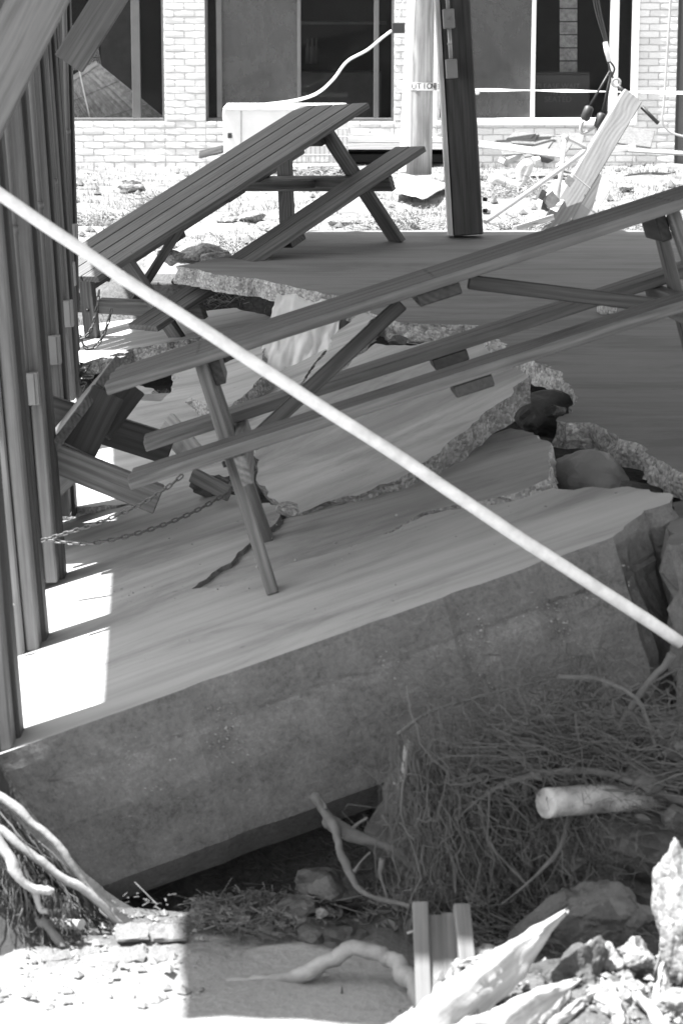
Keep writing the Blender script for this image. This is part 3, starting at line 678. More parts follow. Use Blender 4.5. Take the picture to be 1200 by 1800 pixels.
box('concrete_block', FLAT.hit(1067, 553) + Vector((0, 0.05, 0.035)), (0.085, 0.1, 0.075), 'agg2', None, (0, 0, 0.15), 0.008); tag(bpy.data.objects['concrete_block'], 'small pale block lying on the level slab under the near bench', 'block')
rock('pebble', FLAT.hit(1160, 416) + Vector((0, 0, 0.02)), (0.024, 0.024, 0.022), (0, 0, 0), 3, 'rockdark', None, 2); tag(bpy.data.objects['pebble'], 'dark pebble near the back edge of the level slab', 'stone')
rock('clay_bank', at(968, 728, 10.5), (0.15, 0.2, 0.10), (0, 0, 0.4), 17, 'soil', None, 4, 0.3, 1.4, False); tag(bpy.data.objects['clay_bank.002'], 'shaded earth showing in the gap behind the raised slab corner', 'clay lump')
for k, (u, v, Y, s, lab) in enumerate(((700, 600, 11.9, 0.04, 'jagged lump in the dark hole under the level slab edge'), (975, 722, 9.9, 0.04, 'dark chunk wedged under the corner of the raised slab'), (505, 897, 9.0, 0.045, 'pale chipped fragment at the foot of the near table'),
                                       (735, 592, 12.0, 0.05, 'pale rubble lump under the level slab edge behind the long brace'), (375, 852, 9.9, 0.07, 'dark clod in the hole behind the near bench'), (300, 450, 16.3, 0.09, 'pale rock beside the tip of the level slab'))):
    rock('rubble_chunk', at(u, v, Y), (s * 1.4, s, s * 0.7), (0, 0, k), 20 + k, 'agg2' if k in (2, 3, 5) else 'rockdark', None, 3); tag(bpy.data.objects['rubble_chunk' + ('' if k == 0 else '.%03d' % k)], lab, 'rubble')

# ------------------------------------------------------------------ picnic tables
def rotv(w):
    w = Vector(w); return Matrix.Rotation(w.length, 4, w.normalized())
def picnic(label, w, T, k, L, Wt, spread, by, sz, inset, tz, mat, nb=4, lw=0.085):
    A = Matrix.Translation(Vector(T)) @ rotv(w)                # fitted pose, then moved along the sight line by k
    A.translation = EYE + (A.translation - EYE) * k
    L, Wt, spread, by, sz, inset, tz = [q * k for q in (L, Wt, spread, by, sz, inset, tz)]
    f = lambda x, y, z: A @ Vector((x, y, z)); dv = lambda x, y, z: A.to_3x3() @ Vector((x, y, z))
    t = thing('picnic_table', label, 'picnic table', f(0, 0, 0), 'wooden picnic tables')
    g = 0.011; bwid = (2 * Wt - g * (nb - 1)) / nb
    for i in range(nb):
        y = -Wt + bwid / 2 + i * (bwid + g); e = random.uniform(-0.006, 0.006)
        board('tabletop_board', f(-L / 2 + e, y, tz - 0.019), f(L / 2 + e, y, tz - 0.019), bwid, 0.038, dv(0, 1, 0), mat, t, 0.005, 2)
    for i in range(nb):
        y = -Wt + bwid / 2 + i * (bwid + g)
        for x_ in (-L / 2 + inset, 0, L / 2 - inset):
            for d_ in (-1, 1):
                q_ = f(x_, y + d_ * bwid * .28, tz - 0.002); tube('screw', [q_, q_ + dv(0, 0, 0.003)], 0.0065, 'dark', t, 6)
    for s in (-1, 1):
        for j in (-1, 1):
            y = s * by + j * (0.068); board('seat_board', f(-L / 2 + random.uniform(-.006, .006), y, sz - 0.019), f(L / 2, y, sz - 0.019), 0.13, 0.038, dv(0, 1, 0), mat, t, 0.005, 2)
    for a in (-1, 1):
        x = a * (L / 2 - inset)
        for s in (-1, 1):
            xo = x + a * 0.001 + s * 0.0005
            p0, p1 = f(xo, s * spread, 0), f(xo, s * Wt * 0.62, tz - 0.042); ee = (p1 - p0).normalized()
            board('leg', p0 - ee * 0.01, p1, lw, 0.04, dv(0, 1, 0), mat, t, 0.004)
        for s in (-1, 1):
            q_ = f(x + a * 0.022, s * (spread * 0.42 + Wt * 0.36), sz - 0.09); tube('bolt', [q_, q_ + dv(a * 0.012, 0, 0)], 0.011, 'dark', t, 8)
        board('cross_beam', f(x - a * 0.042, -by - 0.13, sz - 0.09), f(x - a * 0.042, by + 0.13, sz - 0.09), 0.1, 0.038, dv(0, 0, 1), mat, t)
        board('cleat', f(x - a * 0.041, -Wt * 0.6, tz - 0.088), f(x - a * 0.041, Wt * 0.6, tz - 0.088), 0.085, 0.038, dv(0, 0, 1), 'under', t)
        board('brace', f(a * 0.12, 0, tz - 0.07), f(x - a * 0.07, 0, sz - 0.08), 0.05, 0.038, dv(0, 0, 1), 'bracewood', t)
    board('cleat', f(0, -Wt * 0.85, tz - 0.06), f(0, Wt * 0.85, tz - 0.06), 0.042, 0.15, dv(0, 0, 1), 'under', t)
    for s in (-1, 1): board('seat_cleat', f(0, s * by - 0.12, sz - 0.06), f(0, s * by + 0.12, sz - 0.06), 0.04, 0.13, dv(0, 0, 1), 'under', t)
    return A
picnic('near picnic table tilted across the raised slabs, its legs in the foreground', (-0.06, -0.309, 0.044), (0.527, 8.188, 0.215), 1.045, 2.207, 0.286, 0.416, 0.463, 0.508, 0.307, 0.784, 'table')
picnic('far picnic table pitched steeply down to the left from the level slab', (0.089, -0.389, 0.772), (-0.61, 16.375, -0.23), 0.978, 2.546, 0.325, 0.539, 0.581, 0.543, 0.33, 0.861, 'table_far', 4, 0.115)
# tipped table behind the posts, only its end shows
tt = thing('picnic_table', 'tipped picnic table behind the left posts with its top on edge', 'picnic table', at(150, 900, 9.6), 'wooden picnic tables')
ta, tb = at(212, 628, 9.55), at(100, 780, 9.15); ed = (tb - ta).normalized(); ln = (at(150, 700, 10.5) - EYE).normalized() * 1.2; sx_ = ed.cross(ln).normalized(); sx_ = sx_ if sx_.x < 0 else -sx_; ln = ln + sx_ * 0.045; ln = (ln - ed * ln.dot(ed)).normalized()
for i in range(3):
    c = ta.lerp(tb, (i + 0.5) / 3); w_ = (tb - ta).length / 3 - 0.006
    board('tabletop_board', c, c + ln * 1.2, w_, 0.038, ed, 'pale' if False else 'table', tt, 0.005, 2)
def pxb(name, a, b, Ya, Yb, w, t=0.038, mat='table', parent=tt, up=None):
    p0, p1 = at(*a, Ya), at(*b, Yb); d = p1 - p0; u = up or d.cross(Vector((0, 1, 0)))
    return board(name, p0, p1, w, t, u, mat, parent, 0.005)
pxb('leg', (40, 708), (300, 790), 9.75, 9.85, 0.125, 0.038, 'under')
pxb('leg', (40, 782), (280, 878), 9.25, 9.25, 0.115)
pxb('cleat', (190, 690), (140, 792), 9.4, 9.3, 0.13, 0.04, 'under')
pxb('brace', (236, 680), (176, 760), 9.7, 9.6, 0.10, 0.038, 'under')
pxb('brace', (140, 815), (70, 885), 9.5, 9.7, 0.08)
o = pxb('broken_board', (292, 744), (342, 802), 10.0, 9.8, 0.10, 0.03, 'pale', None, Vector((0, 0.6, 1))); tag(o, 'short pale broken board lying under the end of the near bench', 'board')
o = pxb('broken_board', (340, 835), (402, 868), 9.7, 9.5, 0.06, 0.03, 'table', None, Vector((0, 0.6, 1))); tag(o, 'dark splintered board in the hole behind the near legs', 'board')

# chains
def link_mesh(r=0.005, a=0.016, b=0.009):
    pts = []
    for k in range(17):
        th = 2 * math.pi * k / 16; pts.append(Vector((a * math.cos(th) + (0.006 if math.cos(th) > 0 else -0.006), b * math.sin(th), 0)))
    V, Fc = tube_data(pts, r, 6, cap=False); return pymesh('link', V, Fc)
def chain(label, strands, scale, loc, group='chains tying the tables to the posts'):
    t = thing('chain', label, 'chain', loc, group); me = link_mesh(); k = 0
    for st in strands:
        P = spline(st, 24); pitch = 0.038 * scale; acc = 0
        for i in range(len(P) - 1):
            seg = P[i + 1] - P[i]; L = seg.length
            while acc <= L:
                p = P[i] + seg * (acc / L); roll = 0.35 if k % 2 else 1.9
                mw = frame(seg, seg.orthogonal(), p) @ Matrix.Rotation(roll, 4, 'X') @ Matrix.Scale(scale, 4)
                link('link', me, 'chain', mw, t, True); k += 1; acc += pitch
            acc -= L
c0 = at(72, 955, 8.75)
chain('near chain stretched from the second post to the near bench', [[at(48, 958, 8.75), at(95, 944, 8.7), at(170, 920, 8.62), at(240, 890, 8.6), at(290, 860, 8.55), at(318, 838, 8.55)], [at(92, 950, 8.7), at(160, 955, 8.65), at(250, 935, 8.7), at(330, 905, 8.8), at(398, 868, 8.9)]], 0.66, c0)
chain('dark chain looped on the leg of the far table at the left', [[at(174, 515, 13.6), at(168, 555, 13.6), at(155, 588, 13.6), at(128, 597, 13.6)], [at(142, 594, 13.6), at(152, 612, 13.6), at(170, 608, 13.6), at(186, 580, 13.6), at(196, 545, 13.6)]], 0.8, at(170, 560, 13.6))

rock('concrete_chunk', Vector((1.37, 8.2, .29)), (.2, .2, .16), (0, 0, .4), 61, 'agg2'); tag(bpy.data.objects['concrete_chunk'], 'concrete chunk propping up the right legs of the near table', 'chunk')
# ------------------------------------------------------------------ foreground pole
p0, p1 = at(-120, 265, 6.2), at(1195, 1130, 6.85)
V = [p0.lerp(p1, i / 40) + Vector((0, 0, 0.008 * fbm((i * 0.15, 0, 0), 2))) for i in range(41)]
M['whitepole'] = plain('whitewashed_pole', 0.68, 0.7, 0, 0.26, 22, 0.08)
tag(tube('white_pole', V, [(0.0160 + 0.0025 * i / 40) * (1 + 0.04 * fbm((i * .7, 2, 2), 2)) for i in range(41)], 'whitepole', None, 14), 'long white pole slanting across the whole picture in the foreground', 'pole')

# ------------------------------------------------------------------ things on the lawn
def lawn_y(v): return (CAMZ) * FPX / (v + 60)
pole_b, pole_t = at(734, 306, 23.4), at(745, -300, 23.4)
up_ = thing('utility_pole', 'round weathered utility pole with caution tape round it', 'utility pole', pole_b)
tube('shaft', [pole_b.lerp(pole_t, i / 14) for i in range(15)], [0.129 - 0.006 * i / 14 for i in range(15)], 'pole', up_, 20)
pr = [at(707, 302, 23.2), at(723, 0, 23.2), at(739, -300, 23.2)]
tag(board('downpipe', pr[0], pr[2], 0.07, 0.05, (1, 0, 0), 'whitepaint', None, 0.01, 2), 'white flat conduit standing along the left of the utility pole', 'conduit')
tp = thing('caution_tape', 'white caution tape wrapped round the utility pole and stretched to the right', 'caution tape', at(740, 150, 23.2))
pc = at(739, 150, 23.4); V, Fc = [], []; n = 18; hh = 0.036
ring = []
for i in range(n + 1):
    a = math.pi * (1.02 + 0.96 * i / n); ring.append(Vector((pc.x + 0.137 * math.cos(a), pc.y + 0.137 * math.sin(a), pc.z - 0.01 * i / n)))
path = [at(697, 147, 23.42)] + ring + [at(782, 155, 22.9)]
for p in path: V += [p + Vector((0, 0, hh)), p - Vector((0, 0, hh))]
Fc = [(2 * i, 2 * i + 1, 2 * i + 3, 2 * i + 2) for i in range(len(path) - 1)]
o = link('band', pymesh('band', [v - pc for v in V], Fc), 'tape', Matrix.Translation(pc), tp); mod = o.modifiers.new('thickness', 'SOLIDIFY'); mod.thickness = 0.0015
# letters bent round the pole
s_ = 'CAUTION'; 
for i, ch in enumerate(s_):
    a = math.pi * (1.5 + (i - 3.4) * 0.115); c = Vector((pc.x + 0.1395 * math.cos(a), pc.y + 0.1395 * math.sin(a), pc.z - 0.004))
    text('lettering', ch, c, 0.075, 'black', tp, (math.pi / 2, 0, a - 1.5 * math.pi))
e0, e1 = ring[-1], path[-1]; dd = (e1 - e0); ang = math.atan2(dd.y, dd.x)
for k, ch in enumerate('DO'): text('lettering', ch, e0.lerp(e1, 0.3 + 0.3 * k) + Vector((0, -0.004, 0)), 0.075, 'black', tp, (math.pi / 2, 0, ang))
st = spline([at(836, 158, 21.0), at(950, 159, 21.0), at(1080, 161, 21.0), at(1260, 164, 21.0)], 8)
V = []
for i, p in enumerate(st):
    tw = 0.5 + 0.3 * math.sin(i * 0.7); V += [p + Vector((0, 0.01 * tw, 0.016 * tw)), p - Vector((0, 0.01 * tw, 0.016 * tw))]
Fc = [(2 * i, 2 * i + 1, 2 * i + 3, 2 * i + 2) for i in range(len(st) - 1)]
o0 = st[4]; o = link('stretched_band', pymesh('stretched_band', [v - o0 for v in V], Fc), 'tape', Matrix.Translation(o0), tp); mod = o.modifiers.new('thickness', 'SOLIDIFY'); mod.thickness = 0.002
box('knot', at(838, 161, 21.0), (0.045, 0.03, 0.05), 'tape', tp, bev=0.012)
# service cable with its black box
sc = thing('service_cable', 'white cable drooping from a small black box to the white appliance', 'cable', at(400, 190, 24.0))
tube('wire', spline([at(397, 225, 23.9), at(394, 200, 23.9), at(402, 188, 23.9), at(440, 186, 23.9), at(510, 178, 24.0), at(555, 165, 24.1), at(585, 140, 24.2), at(610, 108, 24.3), at(645, 88, 24.4), at(672, 66, 24.5), at(688, 54, 24.5)], 6), 0.014, 'white', sc)
box('box', at(700, 49, 24.5), (0.12, 0.08, 0.1), 'dark', sc); tube('wire', spline([at(698, 40, 24.5), at(704, 15, 24.5), at(718, -20, 24.5)], 5), 0.006, 'white', sc)
# appliance
ap = thing('air_conditioner', 'white boxy outdoor unit standing by the wall behind the far table', 'air conditioner', at(500, 270, 24.0))
box('casing', at(503, 228, 24.2), (1.18, 0.5, 0.48), 'white', ap, bev=0.02)
board('seam', at(424, 190, 23.94), at(424, 260, 23.94), 0.006, 0.006, (1, 0, 0), 'box', ap); box('latch', at(404, 238, 23.94), (0.04, 0.02, 0.05), 'dark', ap)
board('lid', at(395, 189, 24.19), at(612, 189, 24.19), 0.54, 0.03, (0, 1, 0), 'whitepaint', ap, 0.01)
wc = thing('wire_crate', 'wire basket on the lawn seen under the far table', 'wire basket', at(545, 292, 23.6)); V, Fc = [], []
for u in range(498, 612, 8): tube_data([at(u, 225, 23.6), at(u, 291, 23.6)], 0.005, 5, V, Fc)
for v in (226, 240, 256, 272, 289): tube_data([at(496, v, 23.59), at(612, v, 23.59)], 0.006, 5, V, Fc)
o0 = at(550, 260, 23.6); link('mesh_panel', pymesh('mesh_panel', [v - o0 for v in V], Fc), 'metal', Matrix.Translation(o0), wc)
tube('rail', [at(494, 292, 23.55), at(614, 291, 23.55)], 0.014, 'white', wc)
# leaning broken white post with guy wires
gp = thing('broken_post', 'splintered white post leaning right with steel straps, guy wires tied to its top', 'post', at(965, 405, 19.0))
b0, b1 = at(966, 408, 18.6), at(1108, 172, 19.9); upw = (b1 - b0).cross(Vector((0, 1, 0)))
board('timber', b0, b1, 0.175, 0.09, upw, 'leanwood', gp, 0.008)
for s in (0.34,): c = b0.lerp(b1, s); board('strap', c - upw.normalized() * 0.084, c + upw.normalized() * 0.084, 0.012, 0.096, b1 - b0, 'box', gp, 0.001)
board('side_plank', at(1020, 385, 18.9), at(1062, 318, 19.2), 0.14, 0.06, upw, 'pale', gp)
board('side_cap', at(1014, 398, 18.8), at(1030, 370, 18.9), 0.15, 0.066, upw, 'box', gp)
gw = thing('guy_wires', 'bundle of dark guy wires with two black insulators above the leaning post', 'guy wires', at(1100, 170, 19.9))
Yg = 19.9
for k, (a, b) in enumerate((((1036, -40), (1063, 75)), ((1041, -40), (1066, 78)), ((1046, -40), (1069, 82)))): tube('wire', spline([at(*a, Yg), at((a[0] + b[0]) / 2 - 3, 20, Yg), at(*b, Yg)], 6), 0.007, 'dark', gw, 6)
tube('turnbuckle', [at(1063, 74, Yg), at(1066, 90, Yg), at(1070, 108, Yg)], [0.018, 0.022, 0.016], 'white', gw)
for pts in ([(1071, 108), (1079, 120), (1075, 133)], [(1068, 108), (1072, 125), (1078, 140)]): tube('wire', spline([at(*p, Yg) for p in pts], 6), 0.008, 'dark', gw, 6)
V, Fc = tube_data([at(1082 + 7 * math.cos(a), 145 + 7 * math.sin(a), Yg) for a in [2 * math.pi * i / 14 for i in range(15)]], 0.012, 7, cap=False); o0 = at(1082, 145, Yg)
link('eye', pymesh('eye', [v - o0 for v in V], Fc), 'metal', Matrix.Translation(o0), gw, True)
tube('rod', [at(1086, 151, Yg), at(1104, 170, Yg)], 0.016, 'dark', gw)
for (a, b, c) in (((1071, 125), (1036, 186), (1026, 212)), ((1073, 125), (1058, 198), (1050, 226))):
    tube('wire', [at(*a, Yg), at(*b, Yg)], 0.009, 'dark', gw, 6)
    p, q = at(*b, Yg), at(*c, Yg); tube('insulator', [p, p.lerp(q, .12), p.lerp(q, .5), p.lerp(q, .88), q], [0.02, 0.038, 0.04, 0.038, 0.02], 'dark', gw, 10)
tube('wire', spline([at(1074, 126, Yg), at(1066, 180, Yg), at(1063, 240, Yg)], 6), 0.007, 'dark', gw, 6)
tube('rod', spline([at(1023, 214, Yg), at(1020, 228, Yg), at(1030, 232, Yg), at(1082, 196, Yg)], 6), 0.013, 'metal', gw)
tube('rod', [at(1050, 226, Yg), at(1050, 244, Yg)], 0.012, 'dark', gw)
tube('bolt', [at(1127, 188, Yg), at(1156, 217, Yg)], 0.016, 'dark', gw)
tag(tube('loose_wire', spline([at(1180, -40, 23.5), at(1172, 90, 23.5), at(1166, 180, 23.5), at(1163, 212, 23.5), at(1172, 228, 23.5), at(1186, 236, 23.5), at(1215, 243, 23.5)], 6), 0.011, 'metal', None, 6), 'pale loose wire hanging down the right brick pier', 'wire')
# bent pipe, debris
bp = thing('bent_pipe', 'bent metal pipe frame leaning on the lawn beside the leaning post', 'pipe', at(850, 392, 18.0))
tube('pipe', [at(992, 240, 18.9), at(986, 300, 18.8), at(978, 352, 18.7)], 0.018, 'metal', bp); tube('pipe', spline([at(992, 241, 18.9), at(1022, 256, 18.9), at(1026, 264, 18.9), at(1008, 280, 18.8), at(930, 336, 18.4), at(852, 390, 17.9)], 6), 0.018, 'metal', bp)
tube('collar', [at(993, 237, 18.9), at(991, 250, 18.9)], 0.026, 'metal', bp)
ORD = ['first', 'second', 'third', 'fourth', 'fifth', 'sixth', 'seventh', 'eighth', 'ninth', 'tenth']
for k in range(9):
    u, v = 905 + (k % 5) * 24 + random.uniform(-8, 8), 246 + (k // 5) * 12 + random.uniform(-3, 3)
    o = box('roof_shingle', at(u, v, 23.6 - 0.3 * (k // 5)), (0.22, 0.3, 0.012), 'shingle', None, (random.uniform(.25, .5), random.uniform(-.15, .15), random.uniform(-.5, .5)), 0.002)
    tag(o, 'dark shingle below the right window, %s from left in the %s row' % (ORD[k % 5], 'back' if k < 5 else 'front'), 'shingle', 'heap of shingles below the right window')
o = box('shingle_sheet', at(1108, 240, 23.9), (0.42, 0.3, 0.02), 'shingle', None, (0.5, 0.12, -0.2)); tag(o, 'bigger dark shingle sheet against the right brick pier', 'shingle')
def plank(label, a, b, Ya, Yb, w, mat='whitewood', t=0.03, up=(0, 0.5, 1)):
    o = board('loose_plank', at(*a, Ya), at(*b, Yb), w, t, up, mat, None, 0.003); return tag(o, label, 'plank')
plank('long white plank lying below the right window toward the bent pipe', (842, 253), (990, 272), 22.8, 22.6, 0.06)
plank('long pale batten on the ground below the right brick pier', (1070, 262), (1210, 270), 22.9, 22.9, 0.035, 'pale')
plank('pale plank crossing behind the leaning post', (1040, 270), (1115, 258), 22.5, 23, 0.05)
plank('short plank stub leaning by the corner of the white unit', (352, 272), (392, 262), 24.3, 24.0, 0.07, 'darkpost')
plank('grey pipe-like batten on the straw left of the leaning post', (905, 402), (970, 382), 17.2, 17.8, 0.04, 'pale')
patch('torn_sheet', 'torn white sheet lying on the lawn behind the dark post', [at(690, 335, 21.6), at(745, 348, 20.9), at(794, 322, 22.3), at(700, 304, 23.3)], 'whitewood', 'sheet', 0.006, 16, 10, 0.012, 2)
patch('checked_sheet', 'pale folded sheet with dark squares under the bent pipe', [at(940, 356, 18.6), at(978, 372, 18.4), at(1012, 322, 19.4), at(975, 315, 19.6)], 'whitewood', 'sheet', 0.008, 12, 10, 0.006, 6)
cs = bpy.data.objects['checked_sheet']
for k, (u, v, w_, rz) in enumerate(((951, 342, 0.07, .4), (968, 352, 0.1, .9), (958, 362, 0.06, .2), (1000, 318, 0.06, .7))):
    place(box('square', (0, 0, 0), (w_, w_ * 1.3, 0.004), 'shingle', None, (0, 0, 0), 0.001), Matrix.Translation(at(u, v, 18.5)) @ Matrix.Rotation(rz, 4, 'Y') @ Matrix.Rotation(0.9, 4, 'X'), cs)
tag(tube('hose', spline([at(862, 322, 22.0), at(872, 314, 22.0), at(890, 322, 22.0), at(912, 326, 22.0), at(922, 308, 22.0), at(928, 292, 22.0), at(922, 289, 22.0), at(914, 300, 22.0), at(916, 318, 22.0)], 6), 0.045, 'whitewood', None, 10), 'short pale hose coiled on the grass right of the dark post', 'hose')
for k, (u, v, s) in enumerate(((396, 383, .10), (443, 382, .14), (232, 325, .16), (600, 388, .13), (470, 398, .1), (350, 448, .22), (385, 455, .16), (660, 300, .1), (290, 277, .12), (200, 380, 0.12), (560, 360, .1), (1098, 330, .09), (880, 275, .14))):
    Y = lawn_y(v); lab = ['small grey stone left of a bigger one on the lawn', 'bigger grey stone on the lawn under the far table', 'flat stone on the lawn near the left posts', 'stone on the lawn between the far table legs', 'half buried stone near the rear leg of the far table',
                         'long pale edging stone just behind the tip of the level slab', 'second edging stone beside the tip of the level slab', 'stone in the grass beside the utility pole', 'dark stone at the foot of the left brick wall', 'stone in the lawn close to the far table top', 'low stone behind the far bench', 'stone right of the leaning post', 'lump of debris behind the dark post'][k]
    o = rock('lawn_stone', at(u, v, Y), (s, s * .8, s * 0.42), (0, 0, k * 1.3), 50 + k, 'rock', None, 3); tag(o, lab, 'stone')

# ------------------------------------------------------------------ grass and straw
V, Fc = [], []
def blade(p, h, w, az, lean):
    q = len(V); d = Vector((math.cos(az), math.sin(az), 0)); s = Vector((-d.y, d.x, 0)) * w
    V.extend([p - s, p + s, p + d * h * lean * 0.5 + Vector((0, 0, h * 0.6)) + s * 0.7, p + d * h * lean * 0.5 + Vector((0, 0, h * 0.6)) - s * 0.7, p + d * h * lean * 1.2 + Vector((0, 0, h * (1 - 0.4 * lean)))])
    Fc.append((q, q + 1, q + 2, q + 3)); Fc.append((q + 3, q + 2, q + 4)); gm.append(bm_); gm.append(bm_)
rg = random.Random(3); gm = []; bm_ = 0
for k in range(40000):
    y = rg.uniform(12.2, 25.0); x = rg.uniform(-0.14 * y - 0.3, 0.14 * y + 0.3)
    if y < 16.9 and x > -0.45: continue
    if y < 14: continue
    den = fbm((x * 1.2, y * 1.2, 4.0), 3)
    if den < -0.15: continue
    bm_ = 1 if fbm((x * 0.9, y * 2.6, 11.0), 3) > 0.12 and rg.random() < 0.75 else 0
    blade(Vector((x, y, hz(x, y) - 0.005)), rg.uniform(0.02, 0.07) * (1 + max(0, den)), rg.uniform(0.0015, 0.003), rg.uniform(0, 6.28), rg.uniform(0.3, 1.3))
o = link('lawn_grass', pymesh('lawn_grass', V, Fc, gm), ['straw', 'darkgrass']); tag(o, 'bleached dry grass on the sunlit lawn', 'grass', kind='stuff')
V, Fc = [], []
def straw_heap(u0, u1, vb, hgt, Y, n):
    for k in range(n):
        s = rg.random(); t_ = rg.random(); u = u0 + (u1 - u0) * s; p = at(u, vb, Y) + Vector((0, rg.uniform(-.25, .45), 0)); p.z = hz(p.x, p.y) + hgt * math.sin(math.pi * min(.98, max(.02, s))) * t_ * (0.6 + 0.5 * fbm((u * .03, 0, 0), 2))
        a = rg.uniform(0, 6.28); L = rg.uniform(0.05, 0.16); d = Vector((math.cos(a), math.sin(a), rg.uniform(-.4, .7))) * L
        m_ = p + d * .5 + Vector((rg.uniform(-.02, .02), rg.uniform(-.02, .02), rg.uniform(0, .03))); tube_data([p, m_, p + d], 0.0028, 3, V, Fc, False)
straw_heap(615, 800, 400, 0.28, 17.6, 2600); straw_heap(860, 960, 395, 0.25, 17.6, 1500); straw_heap(1085, 1215, 375, 0.1, 18.6, 700); straw_heap(500, 600, 290, 0.12, 23.2, 400)
straw_heap(330, 430, 450, 0.1, 16.9, 400); straw_heap(240, 330, 350, 0.12, 20.5, 500); straw_heap(840, 1010, 290, 0.16, 21.8, 500); straw_heap(120, 260, 385, 0.1, 19.2, 500)
o = link('straw_heaps', pymesh('straw_heaps', V, Fc), 'straw'); tag(o, 'tangled heaps of washed up straw behind the level slab', 'straw', kind='stuff')
# rubbish between the wall and the dark post
for k in range(10):
    u, v = 852 + 17 * k + rg.uniform(-4, 4), rg.uniform(270, 294); Y = lawn_y(v); mt = ['whitewood', 'shingle', 'pale', 'metal', 'whitewood'][k % 5]
    o = box('scrap', at(u, v, Y) + Vector((0, 0, .03)), (rg.uniform(.1, .2), rg.uniform(.04, .1), rg.uniform(.02, .06)), mt, None, (rg.uniform(-.5, .5), rg.uniform(-.5, .5), rg.uniform(0, 3)), 0.003)
    tag(o, '%s scrap in the litter right of the dark post, %s from the left' % (['white', 'dark', 'pale wood', 'grey metal', 'white'][k % 5], ORD[k]), 'scrap', 'scraps in the litter below the right window')
V, Fc = [], []
def pebble_into(p, s):
    q = len(V); a = rg.uniform(0, 6)
    for k, (dx, dy, dz) in enumerate(((1, 0, 0), (0, 1, 0), (-1, 0, 0), (0, -1, 0), (0, 0, .8), (0, 0, -.5))):
        w = s * rg.uniform(.6, 1.2); V.append(p + Vector(((dx * math.cos(a) - dy * math.sin(a)) * w, (dx * math.sin(a) + dy * math.cos(a)) * w, dz * w)))
    for i in range(4): Fc.append((q + i, q + (i + 1) % 4, q + 4)); Fc.append((q + (i + 1) % 4, q + i, q + 5))
for k in range(900):
    y = 16.8 + 8.2 * rg.random() ** 1.3; x = rg.uniform(-.14 * y, .145 * y)
    if fbm((x * .8, y * .8, 21), 3) < 0.05: continue
    pebble_into(Vector((x, y, hz(x, y) + .01)), 0.012 + 0.06 * rg.random() ** 3)
tag(link('lawn_litter', pymesh('lawn_litter', V, Fc), 'clodgrey'), 'grey clods and small rubble littering the lawn', 'rubble', kind='stuff')
V, Fc = [], []
for k in range(320):
    if k % 3 == 0: p = NEAR.hit(rg.uniform(180, 1120), rg.uniform(860, 1300))
    else:
        c_ = [(258, 1046), (345, 984), (430, 946), (485, 912), (400, 1036), (510, 991), (600, 966), (690, 936), (745, 906), (845, 891)][rg.randrange(10)]; p = NEAR.hit(c_[0] + rg.gauss(0, 35), c_[1] + rg.gauss(0, 9))
    y_f = 7.2 + .22 * (p.x + .98)
    if p.y < y_f + .04: continue
    pebble_into(p + Vector((0, 0, .001)), 0.0015 + 0.007 * rg.random() ** 5)
tag(link('slab_grit', pymesh('slab_grit', V, Fc), 'agg'), 'grit and crumbs scattered over the near slab', 'grit', kind='stuff')
V, Fc = [], []
A_, B_ = NEAR.hit(0, 1326), NEAR.hit(1078, 944)
for k in range(1500):
    u = rg.uniform(215, 1110); vl = 1326 - 382 * u / 1078
    v = vl + (rg.gauss(105, 22) if k % 2 and u > 330 else rg.uniform(40, 240)); x = at(u, v, 7.4).x
    p = at(u, v, A_.y + (B_.y - A_.y) * (x - A_.x) / (B_.x - A_.x)); pebble_into(p + Vector((0, 0.002, 0)), 0.0015 + 0.006 * rg.random() ** 2)
tag(link('exposed_stones', pymesh('exposed_stones', V, Fc), 'aggdark'), 'small stones showing in the footing side of the near slab', 'stones', kind='stuff')
# weed at foot of fifth post
wd = thing('weed', 'small dark leafy weed at the foot of the fifth post', 'weed', at(140, 690, 11.3)); tube('stem', [at(138, 695, 11.3), at(148, 660, 11.3), at(160, 640, 11.3)], 0.003, 'leaf', wd, 5)
lm = rock('leaf', (0, 0, 0), (0.03, 0.018, 0.006), (0, 0, 0), 2, 'leaf', None, 2, .1, 1, False); lme = lm.data; bpy.data.objects.remove(lm)
for k in range(16):
    link('leaf', lme, 'leaf', Matrix.Translation(at(rg.uniform(128, 168), rg.uniform(640, 695), 11.3)) @ Matrix.Rotation(rg.uniform(0, 6), 4, 'Z') @ Matrix.Rotation(rg.uniform(-1, 1), 4, 'X'), wd, True)

# ------------------------------------------------------------------ foreground debris
GZ = Pl(0, 6.6, -0.72, 0, 0)
def gp_(u, v, dz=0.0): return GZ.hit(u, v) + Vector((0, 0, dz))
# root mass of an uprooted plant
rt = thing('uprooted_roots', 'tangled root mass of an uprooted tree spilling over the near slab at the right', 'roots', at(1000, 1600, 6.8))
rock('soil_ball', at(1110, 1430, 7.05), (0.48, 0.32, 0.28), (0.2, 0.25, 0.1), 11, 'rockdark', rt, 4, 0.5, 1.5, False)
rock('soil_ball', at(900, 1440, 7.12), (0.42, 0.2, 0.27), (0.1, 0.2, 0.1), 14, 'soil', rt, 4, 0.4, 1.5, False)
V, Fc = [], []
def strand(p, q, sag, wob, r, seed, n=11):
    pts = []; d = q - p; o1 = Vector((seed * 1.7, seed * .37, 3))
    for i in range(n):
        s = i / (n - 1); e = math.sin(math.pi * min(1, s * 0.5 + 0.02))
        w = Vector((fbm(o1 + Vector((s * 3, 0, 0)), 3), fbm(o1 + Vector((s * 3, 9, 0)), 3), fbm(o1 + Vector((s * 3, 0, 9)), 3))) * wob * e
        pts.append(p + d * s + w + Vector((0, 0, -sag * math.sin(math.pi * s))))
    tube_data(pts, [r * (1 - 0.75 * i / (n - 1)) for i in range(n)], 4, V, Fc, False)
